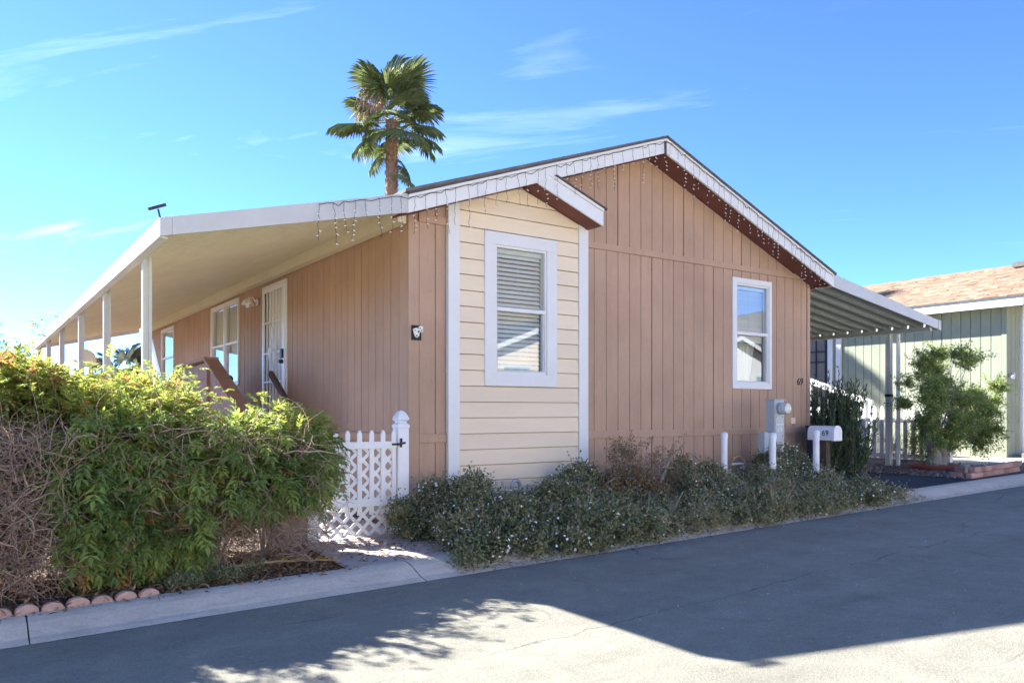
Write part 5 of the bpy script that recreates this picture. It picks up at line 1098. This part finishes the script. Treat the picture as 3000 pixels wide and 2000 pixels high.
# ---- loose stuff
def litter(name, n, pts, mat, ls, ws, label=None):
    P = np.array(pts); m = len(P); up_ = unit(rdir(m) * .35 + np.array([0, 0, 1.])); V, F = leaf_geo(P, rdir(m) * np.array([1, 1, .25]), up_, rng.uniform(*ls, m), rng.uniform(*ws, m)); return np_mesh(name, V, F, mat, None, np.repeat(rng.random(m), 4), kind='stuff')
def bed(n, x0, x1, y0, y1, dz=.1, h=.03):
    x = rng.uniform(x0, x1, n); y = rng.uniform(y0, y1, n); return np.stack([x, y, .019 * (x - 1.5) + dz + rng.random(n) * h], axis=1)
A1 = bed(15000, -2.5, 2.60, 6.07, 7.2); A1 = A1[A1[:, 0] < 2.50 + .07 * (A1[:, 1] - 6) + .05 * rng.random(len(A1))]
litter('leaf_litter', 0, np.concatenate([A1, bed(260, -1, 2.6, 5.93, 6.1, .10, .02), bed(2600, 3.72, 11.0, 5.9, 6.3, .105, .03), bed(260, 2.7, 3.7, 6.1, 7.2, .115, .004), bed(900, 12.8, 14.6, 6.4, 8.2, .13, .03)]), 'litter', (.025, .07), (.008, .024))
KB = bed(4200, 3.35, 10.9, 5.60, 5.8, 0, .0); KB[:, 2] = .019 * (KB[:, 0] - 1.5) + np.interp(KB[:, 1], [q[0] for q in KP], [q[1] for q in KP]) + rng.random(len(KB)) * .02
KB = KB[rng.random(len(KB)) < .35 + .5 * np.sin(KB[:, 0] * 3.1) ** 2 * (KB[:, 1] > 5.68)]
litter('kerb_litter', 0, KB, 'strawlitter', (.02, .06), (.007, .02))
litter('road_debris', 0, np.concatenate([bed(160, -2, 14, 3.5, 5.68, .004, .004), bed(60, 2, 12, 1.5, 4, .004, .004)]), 'petal', (.005, .018), (.004, .010))
n = 5200; P = np.concatenate([bed(3400, 12.9, 15.6, 6.2, 8.6, .118, .02), bed(1800, 15.6, 17.2, 6.3, 7.0, .13, .02)]); n = len(P)
oct_ = np.array([(1, 0, 0), (-1, 0, 0), (0, 1, 0), (0, -1, 0), (0, 0, .8), (0, 0, -.5)]); fo = np.array([(0, 2, 4), (2, 1, 4), (1, 3, 4), (3, 0, 4), (2, 0, 5), (1, 2, 5), (3, 1, 5), (0, 3, 5)])
A = frames(rdir(n), rdir(n)); W_ = np.einsum('nij,vj->nvi', A, oct_) * rng.uniform(.01, .028, n)[:, None, None] * rng.uniform(.7, 1.2, (n, 6, 1)) + P[:, None, :]
np_mesh('gravel', W_.reshape(-1, 3), (fo[None] + (np.arange(n) * 6)[:, None, None]).reshape(-1, 3), 'stone', None, np.repeat(rng.random(n), 8), kind='stuff')
gw = []
for i in range(9): x_ = random.uniform(1.25, 1.95); gw.append((x_, random.uniform(6.12, 6.4), G(x_) + .14, .13, .10, .07))
P, Nn = lobes_points(gw, 5200, .3); n = len(P); V, F = leaf_geo(P, rdir(n) + np.array([0, 0, .5]), rdir(n), rng.uniform(.015, .03, n), rng.uniform(.007, .014, n), QUAD); np_mesh('ground_cover', V, F, 'lantana', None, np.repeat(np.clip(rng.normal(.4, .2, n), 0, 1), 2), kind='stuff')

# ================================================================== ACROSS THE STREET (mirrored in the windows)
def far_house(x0, x1, wallm, label):
    t_ = thing('mobile_home', ((x0 + x1) / 2, -12, .2), label, 'house'); xm = (x0 + x1) / 2; y0 = -7.2
    s = MB(); s.prism([(x0, .1), (x1, .1), (x1, 3.2), (xm, 4.6), (x0, 3.2)], 'Y', y0, y0 - 13); s.build('wall', wallm, t_)
    for sg in (-1, 1):
        xe = xm + sg * (xm - x0 + .4); s = MB(); s.prism([(xm, 4.62), (xe, 3.06), (xe, 3.12), (xm, 4.70)], 'Y', y0 + .45, y0 - 13.4); s.build('roof', 'roofing', t_); s = MB(); s.prism([(xm, 4.44), (xe, 2.88), (xe, 3.055), (xm, 4.615)], 'Y', y0 + .45, y0 + .42); s.build('fascia', 'white', t_)
    for u in (.22, .68):
        xa = x0 + (x1 - x0) * u; s = MB(); s.box((xa, y0, 1.5), (xa + 1.2, y0 + .04, 3.0)); f = s.build('window_frame', 'white', t_); s = MB(); s.box((xa + .08, y0 + .041, 1.58), (xa + 1.12, y0 + .045, 2.92)); s.build('pane', 'glass2', f)
    return t_
far_house(-9.5, -2.0, 'cream', 'cream gabled house across the street, second from the left end of the row')
far_house(-21, -13.5, 'white', 'white gabled house across the street, far down the left end of the row')
far_house(34, 41.5, 'cream', 'cream gabled house across the street, far up the right end of the row')
far_house(2.5, 10, 'white', 'white gabled house across the street facing the brown house')
far_house(13.5, 21, 'cream', 'cream gabled house across the street mirrored in the bay window')
far_house(23.5, 31, 'white', 'white gabled house across the street mirrored in the right window')
